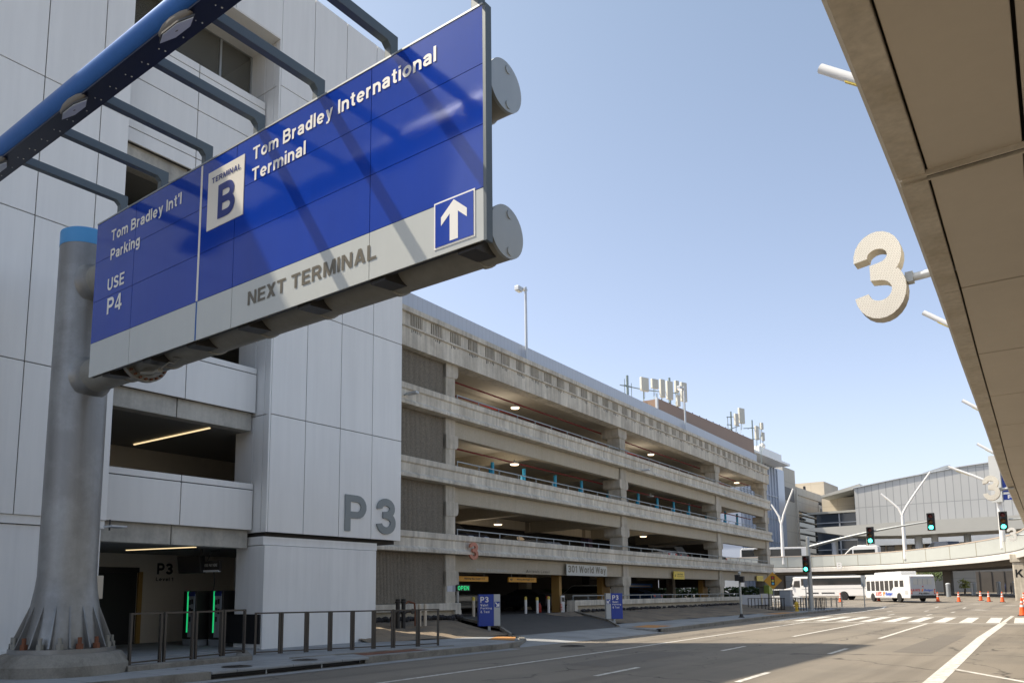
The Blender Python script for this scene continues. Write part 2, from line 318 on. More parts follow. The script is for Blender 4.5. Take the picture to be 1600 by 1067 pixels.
def _glyphs():                                # lettering drawn as strokes ('s') and slabs ('p'), cap height 1
    A = _arc; st = lambda x=.095, y0=0, y1=1: ('s', [(x, y0), (x, y1)]); br = lambda x0, x1, y: ('s', [(x0, y), (x1, y)], .9)
    def mir(W, p): return ('p', [(W-x, y) for x, y in p])
    bowl = lambda yb, w=.21, x=.42: ('s', [(.05, .905), (x, .905)]+A(x, (.905+yb)/2, w, (.905-yb)/2, 90, -90)[1:]+[(.05, yb)])
    S_ = lambda k, W: ('s', [(x*W, y*k) for x, y in A(.5, .715, .35, .19, 18, 255)+A(.5, .285, .37, .19, 75, -160)])
    g = {
     'T': (.74, [br(0, .74, .91), st(.37)]), 'B': (.76, [st(), bowl(.52), ('s', [(.05, .52), (.44, .52)]+A(.44, .3075, .225, .2125, 90, -90)[1:]+[(.05, .095)])]),
     'I': (.19, [st()]), 'N': (.78, [st(), st(.685), ('p', [(0, 1), (.22, 1), (.78, 0), (.56, 0)])]), 'E': (.66, [st(), br(.05, .66, .91), br(.05, .61, .51), br(.05, .66, .09)]),
     'X': (.76, [('p', [(0, 1), (.24, 1), (.76, 0), (.52, 0)]), ('p', [(.52, 1), (.76, 1), (.24, 0), (0, 0)])]), 'R': (.77, [st(), bowl(.47), ('p', [(.32, .5), (.53, .5), (.78, 0), (.55, 0)])]),
     'M': (.92, [st(), st(.825), ('p', [(.02, 1), (.24, 1), (.54, 0), (.38, 0)]), ('p', [(.90, 1), (.68, 1), (.38, 0), (.54, 0)])]), 'A': (.8, [('p', [(0, 0), (.21, 0), (.51, 1), (.29, 1)]), ('p', [(.8, 0), (.59, 0), (.29, 1), (.51, 1)]), br(.2, .6, .28)]),
     'L': (.62, [st(), br(.05, .62, .09)]), 'P': (.74, [st(), bowl(.45, .225)]), 'U': (.76, [('s', [(.095, 1), (.095, .36)]+A(.38, .36, .285, .265, 180, 360)[1:]+[(.665, 1)])]),
     'S': (.72, [S_(1, .72)]), 'W': (1.1, [('p', [(0, 1), (.2, 1), (.39, 0), (.2, 0)]), ('p', [(.2, 0), (.39, 0), (.64, 1), (.46, 1)]), ('p', [(.46, 1), (.64, 1), (.9, 0), (.71, 0)]), ('p', [(.71, 0), (.9, 0), (1.1, 1), (.9, 1)])]),
     'V': (.76, [('p', [(0, 1), (.21, 1), (.49, 0), (.27, 0)]), ('p', [(.76, 1), (.55, 1), (.27, 0), (.49, 0)])]), 'O': (.8, [('s', A(.4, .5, .305, .405, 0, 360))]), 'D': (.76, [st(), ('s', [(.05, .905), (.3, .905)]+A(.3, .5, .36, .405, 90, -90)[1:]+[(.05, .095)])]),
     'K': (.77, [st(), ('p', [(.12, .22), (.12, .47), (.52, 1), (.77, 1)]), ('p', [(.24, .52), (.40, .66), (.79, 0), (.55, 0)])]), 'Y': (.76, [st(.38, 0, .45), ('p', [(0, 1), (.22, 1), (.475, .45), (.285, .42)]), ('p', [(.76, 1), (.54, 1), (.285, .45), (.475, .42)])]),
     'H': (.76, [st(), st(.665), br(.1, .66, .51)]), 'G': (.8, [('s', A(.4, .5, .305, .405, 40, 340)), br(.42, .78, .42), st(.69, .02, .46)]),
     'o': (.66, [('s', A(.33, .37, .24, .28, 0, 360))]), 'm': (.98, [st(.09, 0, .74), ('s', A(.29, .44, .2, .21, 180, 0)+[(.49, 0)]), ('s', A(.69, .44, .2, .21, 180, 0)+[(.89, 0)])]),
     'n': (.62, [st(.09, 0, .74), ('s', A(.31, .42, .22, .23, 180, 0)+[(.53, 0)])]), 'r': (.42, [st(.09, 0, .74), ('s', A(.33, .38, .24, .265, 180, 82))]), 'h': (.62, [st(.09), ('s', A(.31, .42, .22, .23, 180, 0)+[(.53, 0)])]),
     'a': (.62, [('s', A(.29, .50, .22, .15, 168, 0)+[(.51, 0)]), ('s', [(.51, .42), (.27, .385)]+A(.27, .235, .18, .15, 90, 270)[1:]+[(.42, .11), (.51, .22)])]), 'd': (.62, [('s', A(.31, .37, .22, .28, 0, 360)), st(.53)]), 'b': (.62, [('s', A(.31, .37, .22, .28, 0, 360)), st(.09)]),
     'l': (.18, [st(.09)]), 'e': (.66, [('s', A(.33, .37, .24, .28, 0, 318)), ('s', [(.1, .365), (.6, .365)], .75)]), 'y': (.64, [('p', [(0, .74), (.2, .74), (.42, .12), (.25, .02)]), ('p', [(.64, .74), (.44, .74), (.17, -.16), (.35, -.16)]), ('s', [(.28, -.17), (.06, -.17)], .8)]),
     't': (.4, [('s', [(.2, .94), (.2, .21)]+A(.33, .21, .13, .125, 180, 270)[1:]+[(.4, .085)]), ('s', [(0, .67), (.4, .67)], .75)]), 'i': (.18, [st(.09, 0, .74), st(.09, .85, 1)]), 'k': (.62, [st(.09), ('p', [(.12, .14), (.12, .34), (.39, .74), (.62, .74)]), ('p', [(.22, .38), (.36, .50), (.66, 0), (.43, 0)])]),
     'g': (.62, [('s', A(.31, .39, .22, .26, 0, 360)), ('s', [(.53, .74), (.53, -.02)]+A(.31, -.02, .22, .17, 0, -150)[1:])]), 'p': (.62, [('s', A(.31, .37, .22, .28, 0, 360)), st(.09, -.26, .74)]), 'u': (.62, [('s', [(.09, .74), (.09, .31)]+A(.31, .31, .22, .22, 180, 360)[1:]), st(.53, 0, .74)]),
     'v': (.62, [('p', [(0, .74), (.19, .74), (.4, 0), (.22, 0)]), ('p', [(.62, .74), (.43, .74), (.22, 0), (.4, 0)])]), 'x': (.62, [('p', [(0, .74), (.21, .74), (.62, 0), (.41, 0)]), ('p', [(.41, .74), (.62, .74), (.21, 0), (0, 0)])]), 's': (.56, [S_(.74, .56)]), 'c': (.58, [('s', A(.33, .37, .24, .28, 45, 315))]),
     '3': (.68, [('s', A(.33, .715, .235, .19, 170, -86)), ('s', A(.34, .29, .25, .195, 88, -166)), br(.22, .36, .505)]), '0': (.7, [('s', A(.35, .5, .255, .405, 0, 360))]), '1': (.42, [st(.31), ('p', [(.02, .68), (.02, .84), (.24, 1), (.3, .8)])]),
     '4': (.7, [st(.47), br(0, .7, .27), ('p', [(0, .2), (0, .36), (.36, 1), (.54, 1)])]), '2': (.66, [('s', A(.33, .69, .235, .215, 165, -35)+[(.1, .12)]), br(0, .66, .09)]), '6': (.68, [('s', A(.34, .31, .245, .215, 0, 360)), ('s', A(.38, .42, .285, .485, 75, 185))]),
     "'": (.14, [st(.07, .7, 1)]), '"': (.34, [st(.07, .7, 1), st(.27, .7, 1)]), '-': (.36, [br(0, .36, .4)]), ':': (.16, [st(.08, 0, .18), st(.08, .5, .68)]), '&': (.84, [('s', A(.36, .77, .16, .145, -60, 240)), ('s', A(.32, .27, .23, .18, 110, 330)), ('p', [(.17, .72), (.36, .72), (.84, 0), (.62, 0)])]),
     '<': (.5, [('p', [(0, .5), (.5, .9), (.5, .1)])]), '>': (.5, [('p', [(.5, .5), (0, .9), (0, .1)])]), ' ': (.2, [])}
    return g
GLY = _glyphs()
def text_mesh(txt, bold, shear=0):
    t = min(.215, max(.1, .135+bold*1.45)); vs_ = []; fs = []; x = 0; layer = 0
    for ch in txt:
        W, parts = GLY[ch]
        for pt in parts:
            layer = (layer+1) % 9; z = layer*.00025; b = len(vs_)
            if pt[0] == 'p': vs_ += [Vector((x+u, v, z)) for u, v in pt[1]]; fs.append(tuple(range(b, b+len(pt[1])))); continue
            P = pt[1]; h = t/2*(pt[2] if len(pt) > 2 else 1); n = len(P); closed = abs(P[0][0]-P[-1][0])+abs(P[0][1]-P[-1][1]) < 1e-4
            for i in range(n):
                a = P[i-1] if i else (P[-2] if closed else P[0]); c = P[i+1] if i < n-1 else (P[1] if closed else P[-1]); p = P[i]
                d0 = Vector((p[0]-a[0], p[1]-a[1])); d1 = Vector((c[0]-p[0], c[1]-p[1]))
                if d0.length < 1e-6: d0 = d1
                if d1.length < 1e-6: d1 = d0
                d0.normalize(); d1.normalize(); m = Vector((-d0.y-d1.y, d0.x+d1.x)).normalized(); k = h/max(.55, m.dot(Vector((-d0.y, d0.x))))
                vs_ += [Vector((x+p[0]+m.x*k, p[1]+m.y*k, z)), Vector((x+p[0]-m.x*k, p[1]-m.y*k, z))]
            fs += [(b+2*i, b+2*i+1, b+2*i+3, b+2*i+2) for i in range(n-1)]
        x += W+.13
    for v in vs_: v.x += shear*v.y
    return vs_, fs
def text(name, txt, mt, parent, O, xd, up, W, H, bold=.03, depth=.006, shear=0, ref=None):
    vs_, fs = text_mesh(txt, bold, shear)
    x0 = min(v.x for v in vs_); x1 = max(v.x for v in vs_); y0 = min(v.y for v in vs_); y1 = max(v.y for v in vs_)
    if ref: y0 = 0; y1 = 1
    O = Vector(O); xd = Vector(xd).normalized(); up = Vector(up).normalized(); nn = xd.cross(up); mb = MB(); n = len(vs_)
    P = [O+xd*((v.x-x0)/(x1-x0)*W)+up*((v.y-y0)/(y1-y0)*H)+nn*v.z for v in vs_]
    mb.add([p+nn*depth for p in P], fs)
    if depth > .015:                         # side walls
        cnt = {}
        for f in fs:
            for i in range(len(f)):
                e = (f[i], f[(i+1) % len(f)]); cnt.setdefault(tuple(sorted(e)), []).append(e)
        mb.add([p+nn*depth for p in P]+P, [(a, n+a, n+b, b) for a, b in [v[0] for v in cnt.values() if len(v) == 1]])
    return mb.build(name, mt, parent)
YD = (0, 1, 0); XD = (1, 0, 0); ZD = (0, 0, 1); NX = (-1, 0, 0)
def glyph3(N=14, t=.205):
    def arc(cx, cy, a, b, a0, a1, n=N): return [(cx+a*cos(radians(a0+(a1-a0)*i/n)), cy+b*sin(radians(a0+(a1-a0)*i/n))) for i in range(n+1)]
    h = t/2
    up_o = arc(.36, .72, .25+h, .185+h, 186, -43); lo_o = arc(.37, .315, .275+h, .22+h, 43, -172)
    lo_i = arc(.37, .315, .275-h, .22-h, -172, 84); up_i = arc(.36, .72, .25-h, .185-h, -84, 186)
    ym = (lo_i[-1][1]+up_i[0][1])/2
    pts = up_o+lo_o+lo_i+[(.24, ym-h+.015), (.24, ym+h-.015)]+up_i
    xs = [p[0] for p in pts]; ys = [p[1] for p in pts]
    return [((x-min(xs))/(max(xs)-min(xs)), (y-min(ys))/(max(ys)-min(ys))) for x, y in pts]
G3 = glyph3()
def rd(Y):                                   # road height
    return max(0, .014*(Y-80)) if Y < 200 else 1.68
def resample(pts, step):
    out = []; P = [Vector((*p, 0)) for p in pts]; dense = []
    for i in range(len(P)-1):
        a = P[max(i-1, 0)]; b = P[i]; c = P[i+1]; d = P[min(i+2, len(P)-1)]
        for k in range(20):
            t = k/20; dense.append(.5*((2*b)+(c-a)*t+(2*a-5*b+4*c-d)*t*t+(3*b-a-3*c+d)*t**3))
    dense.append(P[-1]); acc = 0; out = [dense[0]]
    for i in range(1, len(dense)):
        l_ = (dense[i]-dense[i-1]).length
        while acc+l_ >= step:
            t = (step-acc)/l_; q_ = dense[i-1].lerp(dense[i], t); out.append(q_); dense[i-1] = q_; l_ = (dense[i]-q_).length; acc = 0
        acc += l_
    return out
# ================================================================== GROUND
mb = MB(); gx = [-1500, -200, -90, 60, 200, 1500]; gy = [-600, -60, 20, 80, 120, 160, 200, 400, 1800]
for y in gy:
    for x in gx: mb.v.append((x, y, rd(y)-.06))
for j in range(len(gy)-1):
    for i in range(len(gx)-1):
        a = j*len(gx)+i; mb.f.append((a, a+1, a+len(gx)+1, a+len(gx))); mb.m.append(0)
tag(mb.build('ground', 'ground'), kind='structure')
def sheet(name, pts, mt, dz, ny=None, kind=None):      # polygon draped (few points)
    return tag(MB().add([(x, y, rd(y)+dz) for x, y in pts], [tuple(range(len(pts)))]).build(name, mt), kind='structure')
mb = MB(); ys = [-60, 0, 20, 40, 60, 80, 100, 120, 140, 160, 200]
for y in ys: mb.v += [(-120, y, rd(y)), (-14.4, y, rd(y)), (22, y, rd(y))]
for j in range(len(ys)-1):
    for i in range(2):
        a = j*3+i; mb.f.append((a, a+1, a+4, a+3)); mb.m.append(0)
tag(mb.build('road', 'asphalt'), kind='structure')
# painted lines: one markings object (paint sheets)
def lane(mb, pts, w_, dz=.005):
    for (x0, y0), (x1, y1) in zip(pts, pts[1:]):
        n_ = max(1, int(abs(y1-y0)/12)); 
        for k in range(n_):
            a = (x0+(x1-x0)*k/n_, y0+(y1-y0)*k/n_); b = (x0+(x1-x0)*(k+1)/n_, y0+(y1-y0)*(k+1)/n_)
            d = Vector((b[0]-a[0], b[1]-a[1])).normalized(); nx, ny = -d.y*w_/2, d.x*w_/2
            mb.add([(a[0]-nx, a[1]-ny, rd(a[1])+dz), (b[0]-nx, b[1]-ny, rd(b[1])+dz), (b[0]+nx, b[1]+ny, rd(b[1])+dz), (a[0]+nx, a[1]+ny, rd(a[1])+dz)], [(0, 1, 2, 3)])
mb = MB()
lane(mb, [(-11.2, -8), (-11.55, 11.4), (-11.9, 21.4), (-13.35, 46.3)], .13)
for X0, ys_ in ((-8.15, [(1.5, 4), (7, 9.4), (14.6, 16.8), (22.8, 25.1)]), (-5.3, [(7, 9.2), (15, 17.1), (23, 25.4)])):
    for a, b in ys_:
        k = -.055 if X0 < -6 else -.045
        lane(mb, [(X0+k*(a-7), a), (X0+k*(b-7), b)], .13)
lane(mb, [(-9.5, 31.3), (-10.2, 46.4)], .14); lane(mb, [(-6.4, 31.3), (-7.15, 46.6)], .14)
lane(mb, [(-2.0, 6), (-2.55, 16.7), (-3.35, 33), (-3.9, 49)], .32)
lane(mb, [(-3.95, 49.3), (-4.4, 62)], .2)
lane(mb, [(-2.55, 19.75), (.4, 15.4)], .14)
lane(mb, [(-15.9, 60.5), (-16.0, 72), (-16.6, 83.4), (-17.5, 89.5), (-19.2, 91.5), (-21.5, 91)], .22)
for x, y in ((-12, 62), (-9.5, 62), (-14, 72), (-11.5, 74), (-9, 70), (-12.4, 86), (-9.8, 84)): lane(mb, [(x, y), (x-.12, y+3)], .15)
for x, y in ((-7.6, 80), (-6.2, 92), (-9.6, 98)):
    lane(mb, [(x, y), (x-1.0, y+.5)], 1.1, .006)
tag(mb.build('lane_markings', 'road_white'), kind='structure')
mb = MB()
lane(mb, [(-15.6, 46.45), (-2, 47.3), (9, 48)], .35); lane(mb, [(-16.2, 58.2), (-3, 59.8), (9, 61)], .3)
for i in range(18):
    x = -15.9+i*1.25; mb.add([(x, 48.2, .009), (x+.62, 48.2, .009), (x+.05, 57.4, .009), (x-.57, 57.4, .009)], [(0, 1, 2, 3)])
tag(mb.build('crosswalk', 'road_white'), kind='structure')
mb = MB()
lane(mb, [(-14.95, -2), (-14.8, 11.4), (-15.0, 20.6)], .42, .008)
tag(mb.build('gutter', 'sidewalk'), kind='structure')
sheet('road_patch', [(-10.6, 16.5), (-9.4, 16.6), (-9.5, 21.8), (-10.7, 21.6)], 'asphalt_patch', .0035); sheet('road_patch', [(-4.7, 24.5), (-3.7, 24.4), (-4.0, 34.6), (-4.9, 34.6)], 'asphalt_patch', .0035); sheet('road_patch', [(-13.9, 36), (-12.9, 36.1), (-13.4, 44.2), (-14.5, 44)], 'asphalt_patch', .0035)
# raised pavements
def slab(name, pts, z0, z1, mt, bev=.03):
    return tag(MB().prism(pts, lambda u, v, w_: (u, v, w_), z0, z1).build(name, mt, None, bev), kind='structure')
def kerb(name, pts, wid, z0, z1):
    mb = MB()
    L_ = len(pts)
    ofs = []
    for i, p in enumerate(pts):
        a = Vector(pts[max(i-1, 0)]); b = Vector(pts[min(i+1, L_-1)]); d = (b-a).normalized(); n_ = Vector((-d.y, d.x)); ofs.append((Vector(p), Vector(p)+n_*wid))
    for i in range(L_-1):
        (a, a2), (b, b2) = ofs[i], ofs[i+1]
        mb.add([(*q, z) for z in (z0, z1) for q in (a, b, b2, a2)], [(3, 2, 1, 0), (4, 5, 6, 7), (0, 1, 5, 4), (2, 3, 7, 6)])
    return tag(mb.build(name, 'curb_concrete', None), kind='structure')
c1 = [(-15.2, -20), (-15.2, 8.6)]
slab('sidewalk', [(-15.35, -20), (-15.35, 8.6), (-15.35, 9.9), (-16.6, 9.9), (-16.6, 13.4), (-15.6, 14.7), (-15.5, 20.4), (-15.8, 21.6), (-16.6, 23.0), (-17.6, 24.1), (-18.6, 24.8), (-20.6, 24.6), (-20.6, -20)], -.3, .15, 'sidewalk')
kerb('kerb', [(-15.2, -20), (-15.2, 9.9)], .16, -.1, .162)
kerb('kerb', [(-15.3, 14.4), (-15.3, 20.4), (-15.55, 21.6), (-16.35, 23.1), (-17.4, 24.4), (-18.5, 25.2)], .2, -.1, .158)
# storm drain: lid slab over a dark inlet
slab('drain_lid', [(-15.15, 9.9), (-15.15, 14.4), (-16.6, 14.4), (-16.6, 9.9)], .10, .165, 'sidewalk', .02)
slab('drain_pit', [(-15.5, 9.92), (-15.5, 14.38), (-16.55, 14.38), (-16.55, 9.92)], -.3, .09, 'black', 0)
mb = MB()
for y in (11.3, 12.9): mb.cyl((-15.22, y, -.02), (-15.22, y, .11), .018)
tag(mb.build('drain_bar', 'galv'), kind='structure')
c2 = [(-15.5, 32.2), (-16.0, 38), (-16.9, 47), (-17.6, 55), (-18.1, 66), (-18.4, 73), (-18.9, 77), (-20.2, 79.6), (-22.5, 81), (-34, 81.5)]
slab('sidewalk', [(-18.3, 33.3)]+[(x-.15, y) for x, y in c2]+[(-34, 68), (-20.4, 67), (-20.4, 36.4)], -.3, .15, 'sidewalk')
kerb('kerb', c2, .2, -.1, .165)
# driveway
def quad3(name, vs_, mt): return tag(MB().add(vs_, [tuple(range(len(vs_)))]).build(name, mt), kind='structure')
quad3('driveway_apron', [(-15.25, 21.2, .006), (-15.35, 32.3, .006), (-18.2, 33.5, .152), (-18.1, 24.9, .152), (-16.6, 23.0, .08)], 'sidewalk')
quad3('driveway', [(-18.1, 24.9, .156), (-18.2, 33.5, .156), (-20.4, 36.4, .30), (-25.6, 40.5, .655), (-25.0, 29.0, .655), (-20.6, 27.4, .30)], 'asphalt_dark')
mb = MB()
mb.tube([(-18.4, 33.6, .18), (-20.5, 36.45, .33), (-24.9, 40.2, .68)], .09, 4); mb.tube([(-18.3, 24.8, .19), (-20.7, 27.3, .33), (-24.3, 28.9, .66)], .09, 4)
tag(mb.build('driveway_kerb', 'curb_concrete'), kind='structure')
# dirt banks (gently uneven grids)
def bank(name, y0, y1, fx0, z0=.16, z1=.68, ny=60, nx=14):
    mb = MB(); 
    for j in range(ny+1):
        y = y0+(y1-y0)*j/ny; xa = fx0(y)
        for i in range(nx+1):
            t = i/nx; x = xa+(-24.35-.041*max(0, y-25)-xa)*t
            z = z0+(z1-z0)*t+random.uniform(-.02, .02)*(0 if i in (0,) else 1)+.03*sin(y*1.3+x*2)
            mb.v.append((x, y, z))
    for j in range(ny):
        for i in range(nx):
            a = j*(nx+1)+i; mb.f.append((a, a+1, a+nx+2, a+nx+1)); mb.m.append(0)
    return tag(mb.build(name, 'dirt', None, smooth=True), kind='structure')
bank('dirt_bank', 19.0, 28.8, lambda y: -18.45-1.2*max(0, (24.8-y)/5) if y < 24.9 else (-18.35-(y-24.9) if y < 27.4 else -20.85-(y-27.4)*2.3), ny=60)
bank('dirt_bank', 36.9, 71, lambda y: -20.1 if y > 38 else -21.0, ny=100)
quad3('tactile_patch', [(-16.2, 22.2, .162), (-17.6, 24.2, .162), (-18.5, 24.3, .162), (-17.4, 22.2, .162)], 'tactile')
quad3('tactile_patch', [(-16.3, 33.3, .158), (-16.5, 35.6, .158), (-18.1, 36.2, .158), (-17.7, 33.6, .158)], 'tactile')
quad3('tactile_patch', [(-18.2, 57, .158), (-18.5, 63, .158), (-19.8, 63, .158), (-19.5, 57, .158)], 'tactile')
quad3('rust_patch', [(-15.75, 14.8, .156), (-15.7, 17.3, .156), (-16.6, 17.2, .156), (-16.9, 15.2, .156)], 'rust')
for i, (x, y, r, lb) in enumerate(((-15.75, 10.9, .34, 'round dark manhole cover in the drain slab nearest the big pole'), (-15.85, 12.9, .32, 'round dark manhole cover in the drain slab, second from the big pole'), (-14.1, 22.6, .42, 'round manhole cover in the shaded road before the driveway'))):
    zt = .166 if i < 2 else .004
    mb = MB().lathe((x, y, zt), [(r, 0), (r, .006), (r-.03, .012), (.01, .012)], 28)
    for k in range(5): mb.box(x-r*.6, x+r*.6, y-r*.6+k*r*.3-.012, y-r*.6+k*r*.3+.012, zt+.013, zt+.018)
    tag(mb.build('manhole_cover', 'dark_metal', None, smooth=True), lb, 'manhole cover', 'manhole covers')
# dark lava rock against the wall foot
mb = MB()
for i in range(520):
    if i < 150: x, y = -24.05+random.uniform(-.2, .35)**1, random.uniform(22.8, 28.6)
    else: y = random.uniform(40.6, 70); x = -24.1-.041*(y-25)+random.uniform(-.15, .25)
    r = random.uniform(.04, .11)*(1.3 if i < 150 else 1); z = .68+random.uniform(0, .1)
    mb.sphere((x, y, z), r*random.uniform(.7, 1.3), r*random.uniform(.7, 1.3), r*.8, 5, 4)
tag(mb.build('lava_rocks', 'rock'), 'black lava rocks heaped along the foot of the garage wall', 'rocks', kind='stuff')
# ================================================================== PARKING TOWER
F = -20.46
def panels(name, yc, zc, X, mt, parent, th=.05, gap=.012, ax='x'):
    mb = MB()
    for a, b in zip(yc, yc[1:]):
        for c, d in zip(zc, zc[1:]):
            mb.box(X-th, X, a+gap, b-gap, c+gap, d-gap)
    return mb.build(name, mt, parent, .006, seg=1)
tw = thing('parking_tower', (F, 10, 0), 'tall white panelled parking tower with P3 on its pier, behind the overhead road sign', 'building')
zs = [3.72+3.75*k for k in range(5)]+[22.8]
box('backing', 'panel_joint', tw, -34, F-.052, -9, 10.10, 3.74, 22.75)
panels('wall_panel', [-9, -6.6, -5.15, -3.7, -2.25, -.78, .67, 2.12, 3.57, 5.02, 6.47, 7.92, 9.35, 10.12], zs, F, 'panel_white', tw)
yp = [15.08, 16.46, 17.95, 19.45, 20.95]
pf = MB().box(-22.2, F-.052, 15.10, 20.93, 3.74, 22.75).build('backing', 'panel_joint', tw)
panels('wall_panel', yp, zs, F, 'panel_white', tw)
mb = MB()                                            # pier return facing the road sign
for a, b in zip(zs, zs[1:]):
    for x0, x1 in ((-20.74, F-.06), (-21.25, -20.765), (-22.2, -21.275)): mb.box(x0, x1, 15.03, 15.09, a+.012, b-.012)
mb.build('wall_panel', 'panel_white', tw, .006, seg=1)
box('wall_panel', 'panel_white', tw, -20.6, F-.002, 15.02, 15.075, 3.73, 22.79)
# upper box over the bay
box('backing', 'panel_joint', tw, -26, F-.06, 10.1, 15.08, 20.42, 22.7)
panels('wall_panel', [10.13, 11.6, 13.3, 15.07], [20.38, 22.8], F, 'panel_white', tw)
box('soffit', 'panel_white', tw, -22.1, F-.01, 10.14, 15.02, 20.36, 20.41)
# bay: parapets and lintels
for k in range(4):
    b0 = 3.8+3.75*k
    if k < 3: zc = [b0, b0+1.28, b0+1.49]
    else: b0 = 14.72; zc = [14.72, 15.15, 16.75, 18.02, 18.3]
    box('backing', 'panel_joint', tw, -21.35, -21.2, 10.02, 15.02, zc[0]+.03, zc[-1]-.03)
    panels('parapet', [9.9, 12.55, 15.0], zc, -21.13, 'panel_white', tw, th=.06, gap=.014)
    lz = b0-.55 if k < 3 else 14.12
    mb = MB().box(-21.75, -21.32, 9.6, 12.40, lz, b0+.05).box(-21.75, -21.32, 12.43, 14.98, lz, b0+.05)
    mb.build('lintel', 'lintel_concrete', tw, .015)
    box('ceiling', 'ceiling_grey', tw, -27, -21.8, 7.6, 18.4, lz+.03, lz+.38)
    box('floor', 'slab_soffit', tw, -27, -21.8, 7.6, 18.4, b0+.1, b0+.25)
box('back_wall', 'room_wall', tw, -27.3, -27.02, 7.4, 18.6, .1, 22)
box('side_wall', 'plaster_white', tw, -27, -21.7, 18.42, 18.6, .1, 22)
box('side_wall', 'plaster_white', tw, -27, -21.9, 7.3, 7.58, .1, 22)
box('floor', 'sidewalk', tw, -27, -20.62, 7.6, 18.4, .1, .17)
box('ceiling', 'slab_soffit', tw, -27, -22.1, 9, 18.4, 20.5, 20.7)
# glazed top opening
fr = MB()
for y in (10.2, 11.9, 13.8, 15.0): fr.box(-22.1, -22.0, y-.035, y+.035, 18.3, 20.42)
fr.box(-22.1, -22.0, 10.2, 15.0, 20.34, 20.42); fr.box(-22.1, -22.0, 10.2, 15.0, 18.3, 18.37)
fr = fr.build('window_frame', 'galv', tw)
gm = bpy.data.materials.new('pane'); gm.use_nodes = True; MATS['pane'] = gm
b_ = gm.node_tree.nodes['Principled BSDF']; b_.inputs['Base Color'].default_value = (.55, .55, .5, 1); b_.inputs['Roughness'].default_value = .08; b_.inputs['Transmission Weight'].default_value = .85; b_.inputs['IOR'].default_value = 1.1
MB().box(-22.06, -22.05, 10.2, 15.0, 18.35, 20.36).build('window_pane', 'pane', fr)
# lower storey
box('lower_wall', 'plaster_white', tw, -26.5, F-.12, -9, 10.05, .1, 3.5, bevel=.01)
box('base_trim', 'plaster_white', tw, -21, F-.09, -9, 10.07, .1, .55, bevel=.01)
box('soffit', 'panel_white', tw, -22, F-.06, -9, 10.1, 3.52, 3.73)
box('lower_wall', 'plaster_white', tw, -22.0, F-.08, 15.06, 19.8, .1, 3.32, bevel=.012)
box('soffit', 'plaster_white', tw, -24.2, F-.16, 15.06, 19.9, 3.34, 3.60)
box('soffit', 'panel_joint', tw, -24.2, F-.3, 15.2, 20.9, 3.61, 3.73)
box('vent', 'black', tw, -22.6, -20.62, 15.0, 15.055, .3, 1.2)  # flat black panel paints the darkness of a recess in the return
for k, (x0, y0, x1, y1, z) in enumerate(((-26.3, 13.8, -21.9, 13.88, 7.0), (-22.4, 10.6, -21.85, 10.68, 7.0), (-25, 13.05, -22.1, 13.7, 3.27), (-22.2, 10.5, -21.85, 10.55, 3.27), (-24.5, 13.35, -22.2, 13.4, 20.46), (-26, 14.4, -22, 14.45, 10.76))):
    MB().obox(((x0+x1)/2, (y0+y1)/2, z), (x1-x0, y1-y0, 0), (-(y1-y0), x1-x0, 0), ZD, sqrt((x1-x0)**2+(y1-y0)**2)/2, .024, .015).build('strip_light', 'strip_warm', tw)
P3 = thing('wall_letters', (F, 18.1, 3.9), 'large grey letters P3 on the lower corner of the white tower', 'lettering')
text('letter', 'P', 'grey_letter', P3, (F+.002, 18.20, 3.95), YD, ZD, .98, 1.26, bold=.036, depth=.04)
MB().prism(G3, lambda u, v, w_: (F+w_, 19.68+u*.95, 3.93+v*1.30), .003, .055).build('numeral', 'grey_letter', P3)
for (lb, zb, s_) in (('small dark P3 Level 1 lettering on the wall inside the tower entrance', 2.46, 1), ('dark P3 lettering half hidden behind the lower parapet of the tower', 5.35, 2)):
    q = thing('wall_letters', (-27, 15.2, zb), lb, 'lettering', 'P3 lettering inside the tower')
    if s_ == 1:
        text('letter', 'P', 'black', q, (-27.0, 15.25, 2.58), YD, ZD, .28, .40, .05); text('numeral', '3', 'black', q, (-27.0, 15.58, 2.58), YD, ZD, .27, .40, .05)
        text('letter', 'Level 1', 'black', q, (-27.0, 15.22, 2.34), YD, ZD, .66, .13, .04)
    else: text('letter', 'P3', 'black', q, (-27.0, 15.6, 5.45), YD, ZD, .8, .5, .05)
# dark doorway with frame inside the entrance
dr = thing('doorway', (-27, 13.5, .17), 'wide dark doorway inside the tower entrance beside the P3 lettering', 'door')
box('door_frame', 'dark_metal', dr, -27.01, -26.9, 10.2, 14.55, 2.62, 2.8); box('door_frame', 'ochre_paint', dr, -27.01, -26.92, 14.55, 14.7, .17, 2.65)
box('door_leaf', 'black', dr, -27.01, -26.96, 10.2, 12.4, .17, 2.62); box('door_leaf', 'black', dr, -27.01, -26.95, 12.42, 14.5, .17, 2.62)
